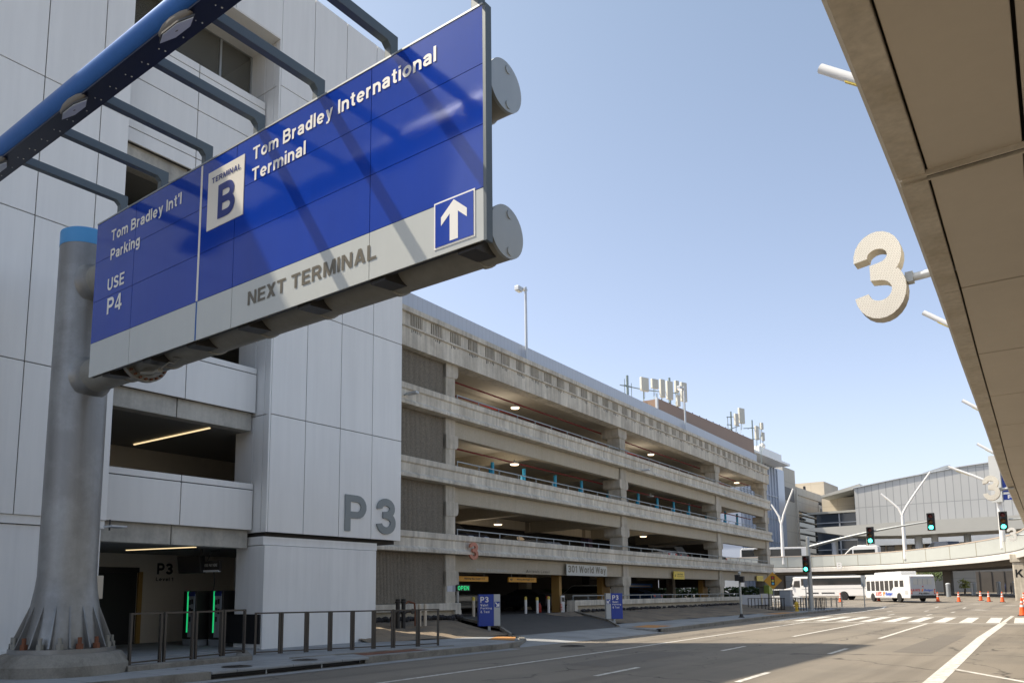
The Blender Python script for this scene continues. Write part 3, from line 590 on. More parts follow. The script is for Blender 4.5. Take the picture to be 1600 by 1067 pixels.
# ticket machines
for i, (x, y, lb) in enumerate(((-24.1, 15.1, 'black pay machine with a green light strip, the left of two in the entrance'), (-23.0, 15.35, 'black pay machine with a green light strip and blue header, nearest the white pier'))):
    k = thing('pay_machine', (x, y, .17), lb, 'pay machine', 'pay machines in the tower entrance')
    box('plinth', 'cabinet_grey', k, x-.36, x+.3, y-.28, y+.2, .17, .38)
    box('body', 'dark_metal', k, x-.38, x+.38, y-.30, y+.26, .38, 1.95, bevel=.02)
    box('front_panel', 'cabinet_grey', k, x-.02, x+.32, y-.33, y-.295, .45, 1.85)
    box('light_strip', 'green_led', k, x-.08, x-.05, y-.345, y-.30, .6, 1.93)
    box('header', 'navy_letter', k, x-.02, x+.34, y-.345, y-.328, 1.78, 1.92)
    mb = MB()
    for a, b in ((.04, 1.5), (.17, 1.52), (.05, 1.25), (.18, 1.2), (.06, .95)): mb.box(x+a, x+a+.08, y-.35, y-.328, b, b+.16)
    mb.build('slot', 'black', k)
tv = thing('hanging_monitor', (-23, 14.3, 2.6), 'black monitor with a lit info bar hung from the entrance ceiling over the pay machines', 'monitor')
MB().obox((-23.2, 14.25, 2.78), (1, .3, 0), (-.3, 1, 0), (0, -.12, 1), .45, .12, .28).build('screen', 'black', tv, .02)
MB().obox((-22.6, 14.55, 2.72), (1, .2, 0), (-.2, 1, 0), ZD, .42, .05, .16).build('sign_box', 'dark_metal', tv)
MB().obox((-22.6, 14.50, 2.56), (1, .2, 0), (-.2, 1, 0), ZD, .42, .06, .03).build('bar', 'galv_light', tv)
text('lettering', 'PAY HERE  PAY HERE', 'totem_grey', tv, (-22.98, 14.42, 2.70), (1, .2, 0), ZD, .74, .09, .03)
mb = MB().cyl((-22.9, 14.4, 3.0), (-22.9, 14.4, 3.3), .03).tube([(-22.5, 14.6, 2.6), (-22.45, 14.62, 2.2), (-22.5, 14.6, 1.9)], .012, 6).tube([(-22.7, 14.5, 2.9), (-22.5, 14.5, 3.2), (-22.2, 14.6, 3.2)], .015, 6)
mb.build('bracket', 'black', tv)
# conduit, box and yellow post by the big pole
jb = thing('junction_box', (-20.3, 9.9, .15), 'grey junction box on a yellow post beside the base of the big pole', 'junction box')
box('housing', 'beige_paint', jb, -20.45, -20.2, 9.8, 10.0, 1.72, 2.3, bevel=.01); box('backplate', 'black', jb, -20.5, -20.44, 9.7, 9.85, 1.7, 2.32)
MB().cyl((-20.3, 9.92, .15), (-20.3, 9.92, 1.72), .045).build('post', 'ochre_paint', jb)
wl = thing('wall_lamp', (-20.3, 9.95, 3.5), 'thin flat light arm fixed under the tower corner behind the pole', 'lamp')
box('lamp_head', 'galv_light', wl, -20.2, -19.75, 9.92, 10.3, 3.52, 3.56); MB().cyl((-20.15, 10.05, 3.45), (-20.15, 10.05, 3.73), .02).build('stem', 'black', wl)
# ================================================================== PARKING GARAGE
XFM = 'full'
G = -24.5; Y0, Y1 = 20.97, 75.3
ga = thing('parking_garage', (G, 48, 0), 'long four-storey concrete parking garage with open decks, ribbed frieze and thin rails', 'building')
cols = [(28.15, 28.85), (45.75, 46.5), (62.3, 63.05), (74.4, 75.15)]
FL = [(3.67, 4.6), (7.0, 7.95), (10.3, 11.3)]
def ledge_prof(b, t): return [(-.35, t), (.30, t), (.30, t-.26), (.22, t-.31), (.22, b+.26), (.38, b+.15), (.38, b), (-.35, b)]
for b, t in FL:
    MB().prism(ledge_prof(b, t), lambda u, v, w_: (G+u, w_, v), Y0, Y1).build('ledge', 'concrete_light', ga, .02)
    MB().prism(ledge_prof(b, t), lambda u, v, w_: (w_, Y1-.0+u-.3, v), G-30, G-.36).build('ledge', 'concrete_light', ga)
    for (a0, a1), (c0, c1_) in zip(cols, cols[1:]):
        MB().prism([(-.55, b-.02), (-.12, b-.02), (-.16, b-.82), (-.55, b-.82)], lambda u, v, w_: (G+u, w_, v), a1+.01, c0-.01).build('spandrel', 'concrete_beam', ga, .02)
    box('slab', 'slab_soffit', ga, G-32, G-.36, Y0, Y1-.7, b+.02, b+.32)
    for c0, c1_ in cols[1:3]+[(36.8, 37.4), (54, 54.6)]:      # transverse beams
        MB().prism([(-.7, b+.02), (-.7, b-.55), (-8, b-.75), (-8, b+.02)], lambda u, v, w_: (G+u, w_, v), c0+.05, c1_-.05).build('beam', 'concrete_beam', ga)
# base walls
def basew(y0, y1, nm='base_wall'):
    box(nm, 'concrete_light', ga, G-.3, G+.28, y0, y1, 1.03, 1.36, bevel=.02); box(nm, 'concrete_beam', ga, G-.3, G+.1, y0+.02, y1-.02, .3, 1.03)
basew(Y0, 28.9); basew(39.2, 66.4); box('base_wall', 'concrete_light', ga, G-.3, G+.281, 28.5, 28.92, .3, 1.04); box('base_wall', 'concrete_light', ga, G-.3, G+.281, 39.18, 39.5, .3, 1.04)
# corduroy infill panels at the near end
for z0, z1 in ((1.37, 3.66), (4.61, 6.99), (7.96, 10.29), (11.31, 13.04)):
    mb = MB().box(G-.5, G-.18, Y0, 28.13, z0, z1); y = Y0+.04
    while y < 28.08: mb.box(G-.181, G-.160, y, y+.045, z0+.01, z1-.01); y += .085
    mb.build('ribbed_panel', 'corduroy', ga)
# columns and capitals
LV = [(.3, 3.66, 2.85), (4.6, 7.0, 6.18), (7.95, 10.3, 9.48), (11.3, 13.04, 13.04)]
for ci, (a, b) in enumerate(cols):
    for li, (z0, z1, zc) in enumerate(LV):
        MB().box(G-1.0, G-.02, a, b, z0, z1-.005).build('column', 'concrete', ga, .02)
        r = .2; lo = -.0 if ci == 0 else r
        pts = [(a-lo, zc+.02)]+([(a-lo+(lo-lo*cos(t)), zc-.4-.24*sin(t)) for t in [i*pi/12 for i in range(7)]] if lo else [(a-.0, zc-.7)])
        pts += [(b+r-(r-r*cos(t)), zc-.4-.24*sin(t)) for t in [(6-i)*pi/12 for i in range(7)]]+[(b+r, zc+.02)]
        MB().prism(pts, lambda u, v, w_: (w_, u, v), G-1.3, G+.015).build('capital', 'concrete', ga, .012)
        if li == 0 and ci == 1: MB().box(G-1.9, G-1.52, a-.28, b+.05, .65, zc).build('painted_column', 'ochre_paint', ga)
        if li == 0 and ci == 2: MB().box(G-1.9, G-1.52, a-.28, b+.05, .65, zc).build('painted_column', 'ochre_paint', ga)
        if li == 0 and ci == 0: pass
MB().box(G-1.15, G-.6, 38.9, 39.15, .65, 3.6).build('painted_column', 'ochre_paint', ga)
# roof edge beam with frieze
stn = MB()
zt = 14.9
MB().prism([(-.5, 13.05), (.22, 13.05), (.22, 13.93), (.3, 13.96), (.3, 14.03), (.12, 14.06), (.12, 14.62), (.32, 14.66), (.32, zt), (-.5, zt)], lambda u, v, w_: (G+u, w_, v), Y0, Y1).build('roof_beam', 'concrete_light', ga)
MB().prism([(-.5, 13.05), (.22, 13.05), (.22, zt), (-.5, zt)], lambda u, v, w_: (w_, Y1-.34+u, v), G-30, G-.51).build('roof_beam', 'concrete_light', ga)
XFM = 'rot'; YF = 81.0
mb = MB().box(G+.05, G+.119, 21.1, YF, 14.07, 14.62); y = 21.05
while y < YF:
    for k in range(6): mb.box(G+.118, G+.225, y+k*.128, y+k*.128+.062, 14.065, 14.63)
    y += 1.475
mb.build('frieze_ribs', 'concrete', ga)
mb = MB().box(G+.055, G+.1191, 21.1, YF, 14.075, 14.62); y = 21.05
while y < YF:
    mb.box(G+.119, G+.19, y+.80, y+1.43, 14.065, 14.63)
    for k in range(6):
        if random.random() < .8: stn.box(G+.219, G+.226, y+k*.128, y+k*.128+random.uniform(.03, .06), 13.92-random.uniform(.06, .2), 13.92)
    y += 1.475
mb.build('frieze_panels', 'concrete_light', ga); tag(stn.build('drip_stains', 'dark_metal', ga), kind='stuff'); XFM = 'full'
box('slab', 'slab_soffit', ga, G-32, G-.51, Y0, Y1-.9, 13.5, 13.9)
box('parapet_screen', 'screen_metal', ga, G-.47, G-.4, Y0, 73.9, zt-.3, 16.02, bevel=.01)
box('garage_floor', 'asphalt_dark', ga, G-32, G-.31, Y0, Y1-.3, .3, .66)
# inner ramp walls and the back of the house
box('ramp_wall', 'interior_wall', ga, G-7.8, G-7.5, Y0, 62, 7.33, 13.5); box('ramp_wall', 'interior_wall', ga, G-7.8, G-7.5, Y0, 58, 6.35, 6.98)
box('back_wall', 'interior_dark', ga, G-12.4, G-12, Y0, 74, .66, 3.6); box('back_wall', 'interior_dark', ga, G-12.4, G-12, Y0, 72, 3.99, 7.0); box('end_wall', 'interior_wall', ga, G-20, G-5.2, 74.1, 74.3, 7.33, 13.04); box('end_wall', 'interior_dark', ga, G-20, G-5.5, 74.1, 74.3, 4, 6.99); box('end_wall', 'interior_dark', ga, G-12, G-6.5, 74.1, 74.3, 2.3, 3.6); box('back_wall', 'interior_dark', ga, G-32, G-9.4, Y0, Y0+.3, .66, 13.5)  # near-black walls added so the lower floors look shaded; shade in the colour
for a_, b_ in ((34.5, 35.1), (52.5, 53.1), (34.0, 34.25)): MB().box(G-7.5, G-7.2, a_, b_, 7.33, 13.5).build('pilaster', 'concrete_beam', ga)
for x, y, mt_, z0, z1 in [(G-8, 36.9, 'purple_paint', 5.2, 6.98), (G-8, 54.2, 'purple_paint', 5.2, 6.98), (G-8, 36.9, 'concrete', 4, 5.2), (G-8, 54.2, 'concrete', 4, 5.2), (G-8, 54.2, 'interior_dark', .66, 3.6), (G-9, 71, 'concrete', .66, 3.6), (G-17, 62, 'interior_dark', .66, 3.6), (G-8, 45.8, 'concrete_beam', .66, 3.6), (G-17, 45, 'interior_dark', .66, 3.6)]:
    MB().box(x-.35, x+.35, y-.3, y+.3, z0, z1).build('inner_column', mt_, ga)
# end openings seen through: far columns
for x in (G-17, G-25.5):
    for z0, z1, zc in LV: MB().box(x-.4, x+.4, 74.2, 74.9, z0, z1-.01).prism([(x-1.0, zc), (x-1.0, zc-.4), (x-.4, zc-.8), (x+.4, zc-.8), (x+1.0, zc-.4), (x+1.0, zc)], lambda u, v, w_: (u, w_, v), 74.15, 74.95).build('column', 'concrete', ga)
# rails
def rail(nm, y0, y1, zb, h, X, post=1.7, mt='rail_grey'):
    mb = MB().box(X-.02, X+.02, y0, y1, zb+h-.05, zb+h); y = y0+.02
    while y <= y1: mb.box(X-.018, X+.018, y, y+.04, zb, zb+h-.05); y += post
    return mb.build(nm, mt, ga)
for b, t in FL:
    for (a0, a1), (c0, c1_) in zip(cols, cols[1:]): rail('railing', a1+.15, c0-.05, t, .34, G-.05)
    for (a0, a1) in cols[1:3]: MB().box(G+.03, G+.07, a0-.1, a1+.2, t+.29, t+.34).build('railing', 'rail_grey', ga)
rail('railing', 39.3, 62.25, 1.36, .30, G+.05); rail('railing', 62.3, 66.2, 1.36, .30, G+.05)
# red sprinkler mains and conduits
for z in (12.85, 9.3): MB().cyl((G-1.4, 28.9, z), (G-1.4, 74, z), .05, n=8).build('sprinkler_pipe', 'pipe_red', ga)
MB().cyl((G-3.4, 28.9, 12.95), (G-3.4, 74, 12.95), .05, n=8).build('sprinkler_pipe', 'pipe_red', ga)
MB().cyl((G-5, 29, 12.7), (G-5, 62, 12.7), .04, n=6).cyl((G-7.4, 29, 12.2), (G-7.4, 62, 12.2), .04, n=6).cyl((G-6, 29, 9.2), (G-6, 62, 9.2), .03, n=6).build('conduit', 'dark_metal', ga)
# round ceiling lamps
def ceil_light(x, y, z, e):
    l_ = bpy.data.lights.new('ceiling_light', 'POINT'); l_.energy = e; l_.color = (1, .90, .76); l_.shadow_soft_size = .3; o = bpy.data.objects.new('ceiling_light', l_); COL.objects.link(o); o.location = XF((x, y, z))
def ceil_lamp(x, y, z, lb, on=True, grp='round ceiling lamps on the garage decks'):
    k = thing('ceiling_lamp', (x, y, z), lb, 'lamp', grp)
    MB().lathe((x, y, z), [(.06, .25), (.08, .12), (.26, .06), (.28, 0)], 14).build('housing', 'galv_light', k, smooth=True)
    MB().lathe((x, y, z-.05), [(.25, .05), (.22, .0)], 14).build('diffuser', 'lamp_warm' if on else 'galv_light', k, smooth=True)
for a in ((G-1.6, 36.1, 12.68, 'glowing round lamp under the top deck in the first garage bay'), (G-1.6, 53.5, 12.68, 'glowing round lamp under the top deck in the second garage bay'), (G-1.3, 70.5, 12.68, 'round lamp under the top deck in the last garage bay'),
          (G-1.4, 35.7, 9.22, 'glowing round lamp over the blue posts in the first garage bay'), (G-1.4, 52.8, 9.22, 'unlit round lamp over the blue posts in the second garage bay'),
          (G-4.2, 37.8, 6.05, 'glowing round lamp over the first parking deck, first garage bay'), (G-1.6, 51.8, 6.05, 'glowing round lamp over the first parking deck, second garage bay')):
    ceil_lamp(*a, on='unlit' not in a[3])
    if 'unlit' not in a[3]: ceil_light(a[0]-1.2, a[1], a[2]-.75, 14 if a[2] < 7 else 34)
# blue posts
for i, (y) in enumerate((33.9, 36.9, 40.2, 43.3, 46.9, 51.2, 54.3, 57.2, 60.1, 63.9, 68.0, 70.9)):
    k = MB().cyl((G-1.6, y, 7.33), (G-1.6, y, 1.75+7.23*fY(y)/y), .10, n=12).box(G-1.76, G-1.62, y-.14, y-.05, 8.35, 8.7)
    k = k.build('blue_post', 'cyan_paint', None, smooth=True)
    tag(k, ['first', 'second', 'third', 'fourth', 'fifth', 'sixth', 'seventh', 'eighth', 'ninth', 'tenth', 'eleventh', 'twelfth'][i]+' bright blue post from the left on the second parking deck', 'post', 'bright blue posts behind the rail of the second parking deck')
# floodlights on ledges
for y, z, lb in ((25.0, 10.75, 'slim white floodlight on the ledge beside the tower'), (48.1, 10.45, 'slim white floodlight on the top ledge past the second column'), (68.6, 10.25, 'slim white floodlight on the top ledge in the last bay')):
    k = thing('floodlight', (G+.3, y, z), lb, 'floodlight', 'slim floodlights on the top ledge')
    MB().obox((G+.62, y+.1, z), (1, .15, .05), (-.15, 1, 0), (0, 0, 1), .28, .13, .05).build('lamp_head', 'galv_light', k, .02)
    MB().cyl((G+.2, y, z-.05), (G+.5, y+.05, z), .03, n=8).build('arm', 'galv', k)
# roof lamps
for y, zt_, lb in ((35.3, 19.5, 'tall grey roof lamp post with a square head, nearer one'), (57.0, 18.9, 'tall grey roof lamp post with a lit amber head, beside the antennas')):
    k = thing('roof_lamp', (G-.45, y, 14.9), lb, 'lamp post', 'lamp posts on the garage roof')
    MB().cyl((G-.2, y, 14.4), (G-.2, y, zt_), .085, .07, 12).build('pole', 'galv_light', k, smooth=True)
    MB().box(G-.55, G-.25, y-.62, y-.18, zt_-.32, zt_-.06).build('lamp_head', 'galv_light', k, .03)
    MB().box(G-.5, G-.3, y-.57, y-.23, zt_-.36, zt_-.33).build('lens', 'lamp_warm' if y > 50 else 'sign_grey', k)
    MB().box(G-.36, G-.14, y-.2, y+.1, zt_-.2, zt_-.1).build('arm', 'galv_light', k)
# rooftop screen and antennas
XFM = 'roof'
sc_ = thing('rooftop_screen', (-26, 65, 13.9), 'brown ribbed metal screen on the garage roof below the antennas', 'screen')
box('screen_panel', 'screen_brown', sc_, -26.3, -26.2, 55.2, 76.8, 14.0, 16.85); box('screen_panel', 'screen_brown', sc_, -30, -26.31, 55.2, 55.3, 14.0, 16.8)
MB().box(-26.35, -26.17, 55.05, 55.25, 14, 16.9).build('corner_post', 'galv_light', sc_)
mb = MB(); y = 56
while y < 75: mb.cyl((-26.25, y, 16.84), (-26.25, y, 16.95), .04, n=6); y += 1.5
mb.build('fixing', 'dark_metal', sc_)
AX = -28.0; ak = .9333
def az_(y, z): return (y*ak, (z-1.7)*ak+1.7)
def antenna_rig(loc, lb, posts, bars, boxes, grp):
    k = thing('antenna_rig', loc, lb, 'antenna', grp)
    for (y, z0, z1, r) in posts:
        a, zz0 = az_(y, z0); _, zz1 = az_(y, z1); MB().cyl((AX, a, 14), (AX, a, zz1), r, n=8).build('mast', 'antenna_pipe', k, smooth=True)
    mb = MB()
    for (ya, za, yb, zb) in bars: mb.cyl((AX-.05, *az_(ya, za)), (AX-.05, *az_(yb, zb)), .045, n=8)
    for (y, wd, z0, z1) in boxes:
        a, q0 = az_(y, z0); mb.tube([(AX+.2, a-.1, q0), (AX+.15, a, q0-.35), (AX, a+.25, q0-.9)], .025, 5); mb.tube([(AX+.2, a+.12, q0), (AX+.2, a+.1, q0-.5), (AX, a-.1, q0-1.2)], .025, 5)
    mb.build('bracket', 'antenna_pipe', k)
    for (y, wd, z0, z1) in boxes:
        a, q0 = az_(y, z0); _, q1 = az_(y, z1)
        MB().obox((AX+.25, a, (q0+q1)/2), (1, -.35, 0), (.35, 1, 0), ZD, .12, wd/2*.86, (q1-q0)/2).build('antenna_panel', 'antenna_grey', k, .03)
antenna_rig((AX, 54, 14), 'row of grey cellular antenna panels above the brown roof screen', [(57.4, 18, 19.8, .11), (58.1, 18, 19.3, .03), (56.9, 18, 19.4, .03), (65.6, 18, 21.4, .11), (60.3, 18, 19.2, .05), (62.9, 18, 19.4, .05), (66.9, 17, 20.6, .04)],
            [(56.2, 18.75, 61, 19.3), (61, 19.3, 68, 20.4), (56.9, 18.9, 58.2, 19.0)], [(60.0, .95, 18.95, 20.15), (62.0, .85, 19.6, 20.45), (63.5, .6, 19.1, 20.75), (65.0, .8, 19.2, 20.9), (66.6, .5, 20.2, 21.3), (66.8, .45, 18.9, 20.0), (68.1, .8, 19.6, 21.45)], 'cellular antennas on the garage roof')
antenna_rig((AX, 75, 14), 'short antenna mast with two upright panels, middle one on the roof', [(80.7, 18, 21.0, .1), (79.7, 18, 20.3, .04)], [(79.6, 20.2, 83.5, 21.0), (79.6, 18.8, 83.3, 19.9), (79.6, 19.4, 81, 19.6)], [(83.2, 1.0, 20.1, 21.8), (81.6, .6, 19.6, 20.9)], 'cellular antennas on the garage roof')
antenna_rig((AX, 82, 14), 'thin antenna mast with small boxes, farthest one on the roof', [(87.2, 18, 21.2, .09), (89.7, 18.6, 21.3, .04)], [(84.5, 19.8, 90, 20.8), (84.6, 18.5, 90, 19.5), (85.9, 20, 87, 20.3)], [(87.9, .6, 19.0, 20.6), (89.7, .45, 20.5, 21.3), (90.0, .4, 19.2, 20.2)], 'cellular antennas on the garage roof')
# signs on the garage
XFM = 'full'
def flat_sign(nm, X, y0, y1, z0, z1, mt, lb, cat, lines=(), lm='black', grp=None, th=.05):
    k = thing(nm, (X, (y0+y1)/2, z0), lb, cat, grp); box('board', mt, k, X-th, X, y0, y1, z0, z1)
    for (s_, a, b, c, d, bd) in lines: text('lettering', s_, lm, k, (X, y0+(y1-y0)*a, z0+(z1-z0)*b), YD, ZD, (y1-y0)*c, (z1-z0)*d, bd)
    return k
flat_sign('address_sign', G+.1, 38.65, 43.35, 2.84, 3.50, 'sign_grey', 'long pale board reading 301 World Way on the concrete beam', 'sign', [('301 World Way', .03, .1, .94, .8, .045)], 'taupe_letter')
flat_sign('yellow_sign', G+.1, 53.2, 55.05, 2.80, 3.40, 'yellow_sign', 'square yellow sign on the beam of the second garage bay', 'sign', [('TAXI STAND', .3, .55, .55, .16, .04), ('Passengers', .3, .28, .6, .14, .02), ('i', .1, .3, .06, .3, .05)], 'black', 'yellow signs on the garage beam')
flat_sign('yellow_sign', G+.1, 70.9, 72.6, 2.84, 3.36, 'yellow_sign', 'square yellow sign on the beam at the far end of the garage', 'sign', [('Taxi Stand', .1, .55, .8, .18, .03), ('Pick up', .1, .25, .7, .15, .02)], 'olive', 'yellow signs on the garage beam')
for y0, y1, lb in ((29.6, 32.3, 'hanging amber clearance bar over the garage entrance, left of two'), (34.1, 36.7, 'hanging amber clearance bar over the garage entrance, right of two')):
    k = flat_sign('clearance_bar', G-.7, y0, y1, 2.42, 2.68, 'amber_sign', lb, 'sign', [('Warning: Max Height  6\'-6"', .28, .3, .62, .42, .03), ('<>', .03, .25, .1, .5, .03)], 'black', 'amber clearance bars over the garage entrance', .08)
    MB().cyl((G-.74, y0+.3, 2.68), (G-.74, y0+.3, 3.4), .01).cyl((G-.74, y1-.3, 2.68), (G-.74, y1-.3, 3.4), .01).build('chain', 'galv', k)
op = thing('open_sign', (G-.55, 29.7, 1.9), 'small black sign with green lit letters OPEN on the entrance pole', 'sign')
box('housing', 'black', op, G-.62, G-.52, 29.55, 30.6, 1.93, 2.25, bevel=.01); text('lettering', 'OPEN', 'green_led', op, (G-.515, 29.63, 1.98), YD, ZD, .86, .21, .03)
ep = thing('entrance_pole', (G-.65, 29.72, .66), 'grey metal pole with a shoe base holding the open sign at the garage entrance', 'pole')
MB().cyl((G-.66, 29.78, .9), (G-.66, 29.78, 3.4), .07, n=12).build('shaft', 'galv', ep, smooth=True); MB().lathe((G-.66, 29.78, .66), [(.2, 0), (.2, .2), (.1, .38)], 10).build('shoe_base', 'galv', ep)
for z, lb in ((2.05, 'upper white notice sheet on the first garage column'), (1.62, 'lower white notice sheet on the first garage column')):
    k = thing('notice', (G+.03, 28.5, z), lb, 'notice', 'notices on the first garage column'); box('sheet', 'paper', k, G-.015, G+.012, 28.22, 28.82, z+.28, z+.66)
r3 = MB().prism(G3, lambda u, v, w_: (G+.4+.0+w_*.0+u*.12, 29.35+u*.62+w_*.0, 3.45+v*.85) if False else (G+.40+w_, 29.32+u*.66, 3.44+v*.85), 0, .09)
tag(r3.build('numeral', 'red3'), 'faded red numeral 3 mounted on the lowest garage ledge above the entrance', 'numeral')
gr = MB(); random.seed(3)
# worn ghost letters below the ledge
gh = thing('ghost_lettering', (G, 32, 2.9), 'faint worn remains of lettering on the beam above the garage entrance', 'lettering')
text('lettering', 'WORLD WAY PARKING', 'sign_grey', gh, (G-.135, 30.6, 2.93), YD, ZD, 2.6, .12, -.005, .003); text('lettering', 'Arrivals Level', 'taupe_letter', gh, (G-.135, 34.9, 2.93), YD, ZD, 2.3, .16, -.012, .003)
# bollards at the entrance
for (x, y, z1, lb) in ((G-1, 36.05, 1.6, 'white bollard with a yellow top, first of a close pair in the garage entrance'), (G-.6, 36.6, 1.56, 'white bollard with a yellow top, second of a close pair in the garage entrance'), (G-.6, 37.75, 1.6, 'single white bollard right of the pair in the garage entrance'), (G-.4, 30.7, 1.62, 'cream painted bollard left in the garage entrance beside the blue sign')):
    k = thing('bollard', (x, y, .66), lb, 'bollard', 'bollards in the garage entrance')
    MB().cyl((x, y, .66), (x, y, z1-.02), .075, n=12).build('post', 'beige_paint' if 'cream' in lb else 'white_paint', k, smooth=True); MB().lathe((x, y, z1-.16), [(.078, 0), (.078, .14), (.04, .18)], 12).build('cap', 'yellow_sign', k, smooth=True)
k = thing('lane_sign', (G-.4, 39.0, .66), 'narrow white upright sign board with a black arrow beside the entrance', 'sign')
MB().obox((G-.35, 38.85, 1.15), YD, XD, ZD, .17, .03, .5).build('board', 'white_paint', k); MB().box(G-.315, G-.31, 38.72, 38.98, 1.3, 1.55).build('arrow_panel', 'black', k)
text('lettering', 'EXIT', 'red_paint', k, (G-.315, 38.74, .8), ZD, NX if False else (0, -1, 0), .4, .2, .02)
fe = thing('fire_extinguisher', (G-1.8, 38.6, .66), 'red fire extinguisher by the bollards in the garage entrance', 'extinguisher')
MB().lathe((G-1.8, 38.6, .66), [(.09, 0), (.1, .04), (.1, .42), (.05, .5), (.03, .56)], 12).build('cylinder', 'red_paint', fe, smooth=True); MB().box(G-1.84, G-1.76, 38.57, 38.66, 1.22, 1.28).build('valve', 'black', fe)
quad3('painted_stop_bar', [(G-3.5, 33.2, .664), (G-3.5, 36, .664), (G-3.9, 36, .664), (G-3.9, 33.2, .664)], 'road_white')
# ================================================================== OVERHEAD ROAD SIGN
XFM = None
PX, PY = -17.95, 8.10; SY = 7.5
slab('sidewalk_plinth', [(-16.9, 9.0), (-17.2, 12.35), (-19.2, 13.6), (-19.4, 13.4), (-17.5, 12.1), (-17.25, 9.0)], .1, .27, 'curb_concrete', .02)
tag(MB().lathe((PX, PY, 0), [(1.33, .0), (1.33, .36), (1.28, .42), (1.14, .58), (1.05, .6), (0.01, .6)], 32).build('pole_footing', 'curb_concrete', None, smooth=True), kind='structure')
sg = thing('overhead_sign', (PX, PY, .6), 'big blue overhead road sign on a thick grey pole with a light beam in front', 'road sign')
po = MB().lathe((PX, PY, .6), [(1.02, 0), (1.02, .09), (.84, .092), (.80, .3), (.68, .85), (.60, 1.35), (.575, 1.6), (.565, 9.02)], 36).build('pole', 'steel_pole', sg, smooth=True)
MB().lathe((PX, PY, 9.62), [(.572, 0), (.572, .34), (.5, .39), (.01, .4)], 36).build('pole_cap', 'cap_blue', po, smooth=True)
for i in range(16):
    a = 2*pi*i/16+.1; c, s_ = cos(a), sin(a)
    MB().prism([(.56, 1.75), (.6, 1.7), (1.0, .7), (.98, .68), (.56, .68)], lambda u, v, w_: (PX+u*c-w_*s_, PY+u*s_+w_*c, v+.02), -.016, .016).build('gusset', 'steel_pole', po)
    a += pi/16; x, y = PX+.93*cos(a), PY+.93*sin(a)
    MB().cyl((x, y, .69), (x, y, .80), .075, n=6).cyl((x, y, .80), (x, y, .93), .042, n=10).build('bolt', 'rust' if i % 3 == 0 else 'pipe_paint', po)
armx = [-15.46, -13.92, -12.43, -10.88, -9.33, -7.7, -6.05]
for zc, r in ((8.71, .365), (6.57, .365)):
    MB().cyl((PX+.2, PY, zc), (-6.0, PY, zc), r, n=36).build('pipe', 'pipe_paint', sg, smooth=True)
    ec = MB().cyl((-6.005, PY, zc), (-5.96, PY, zc), r+.004, n=36).build('end_cap', 'sign_grey' if 0 else 'galv', sg, smooth=True)
    for dy, dz in ((.05, r*.72), (.05, -r*.72)): MB().cyl((-5.963, PY+dy, zc+dz), (-5.945, PY+dy, zc+dz), .06, n=14).build('plug', 'galv', ec, smooth=True)
    MB().lathe((PX+.5, PY, zc), [(r+.12, 0), (r+.04, .1), (r, .28)], 30, 'x').build('pipe_collar', 'steel_pole', sg, smooth=True)
    MB().lathe((-15.25, PY, zc), [(r, 0), (r+.13, .0), (r+.13, .05), (r+.13, .06), (r+.13, .11), (r, .11)], 36, 'x').build('flange', 'pipe_paint', sg, smooth=True)
    mb = MB()
    for i in range(24):
        a = 2*pi*i/24; y, z = PY+(r+.08)*cos(a), zc+(r+.08)*sin(a); mb.cyl((-15.32, y, z), (-15.07, y, z), .025, n=6)
    mb.build('flange_bolts', 'rust', sg)
    for i, x in enumerate(armx):
        x -= .35
        MB().lathe((x, PY, zc), [(r, -.04), (r+.022, -.035), (r+.022, .035), (r, .04)], 30, 'x').build('strap', 'pipe_paint', sg, smooth=True)
        zb = zc-.3 if zc < 7 else zc-.2
        MB().prism([(SY+.06, zb-.10), (SY+.5, zb-.06), (SY+.62, zb+.0), (SY+.62, zb+.16), (SY+.06, zb+.16)], lambda u, v, w_: (x+.2+w_, u, v), -.18, .12).build('bracket', 'dark_metal', sg)
MB().tube([(-14.9, 7.9, 6.18), (-14.5, 7.95, 6.12), (-14.2, 7.9, 6.1)], .05, 8).tube([(-14.2, 7.9, 6.12), (-13.9, 7.9, 6.2), (-13.7, 7.9, 6.14), (-13.55, 7.9, 6.2), (-13.75, 7.9, 6.26)], .018, 6).build('conduit', 'pipe_paint', sg)
# face panels
SX = [-16.25, -14.68, -12.42, -11.34, -8.0, -5.89]; SZ = [6.93, 7.81, 8.67, 9.52]
box('sign_frame', 'dark_metal', sg, -16.24, -5.90, SY+.012, SY+.11, 6.23, 9.51)
for i, (a, b) in enumerate(zip(SX, SX[1:])):
    for c, d in zip(SZ, SZ[1:]): box('sign_panel', 'sign_blue', sg, a+.006, b-.006, SY, SY+.02, c+.005, d-.005)
    box('sign_panel', 'sign_grey', sg, a+.006, b-.006, SY, SY+.02, 6.215, 6.925)
box('edge_trim', 'steel_frame', sg, -5.889, -5.84, SY-.008, SY+.12, 6.2, 9.53); box('edge_trim', 'galv', sg, -16.25, -5.89, SY-.008, SY+.12, 9.521, 9.55)
box('divider', 'sign_cream', sg, -12.425, -12.37, SY-.004, SY-.0005, 6.94, 9.5); box('divider', 'beam_blue', sg, -12.415, -12.38, SY-.004, SY-.0005, 6.22, 6.925)
XL = (1, 0, 0); CH = .729
def stext(t, x0, x1, zb, h, mt='white_letter', bold=.035, y=SY-.003, par=sg, ref=True):
    return text('lettering', t, mt, par, (x0, y, zb), XL, ZD, x1-x0, h, bold, .004, ref=1)
stext("Tom Bradley Int'l", -15.62, -13.04, 8.98, .235); stext('Parking', -15.61, -14.47, 8.57, .235); stext('USE', -15.66, -15.0, 7.92, .26); stext('P4', -15.63, -15.05, 7.42, .34)
stext('Tom Bradley International', -10.87, -6.71, 9.06, .235); stext('Terminal', -10.88, -9.48, 8.68, .235)
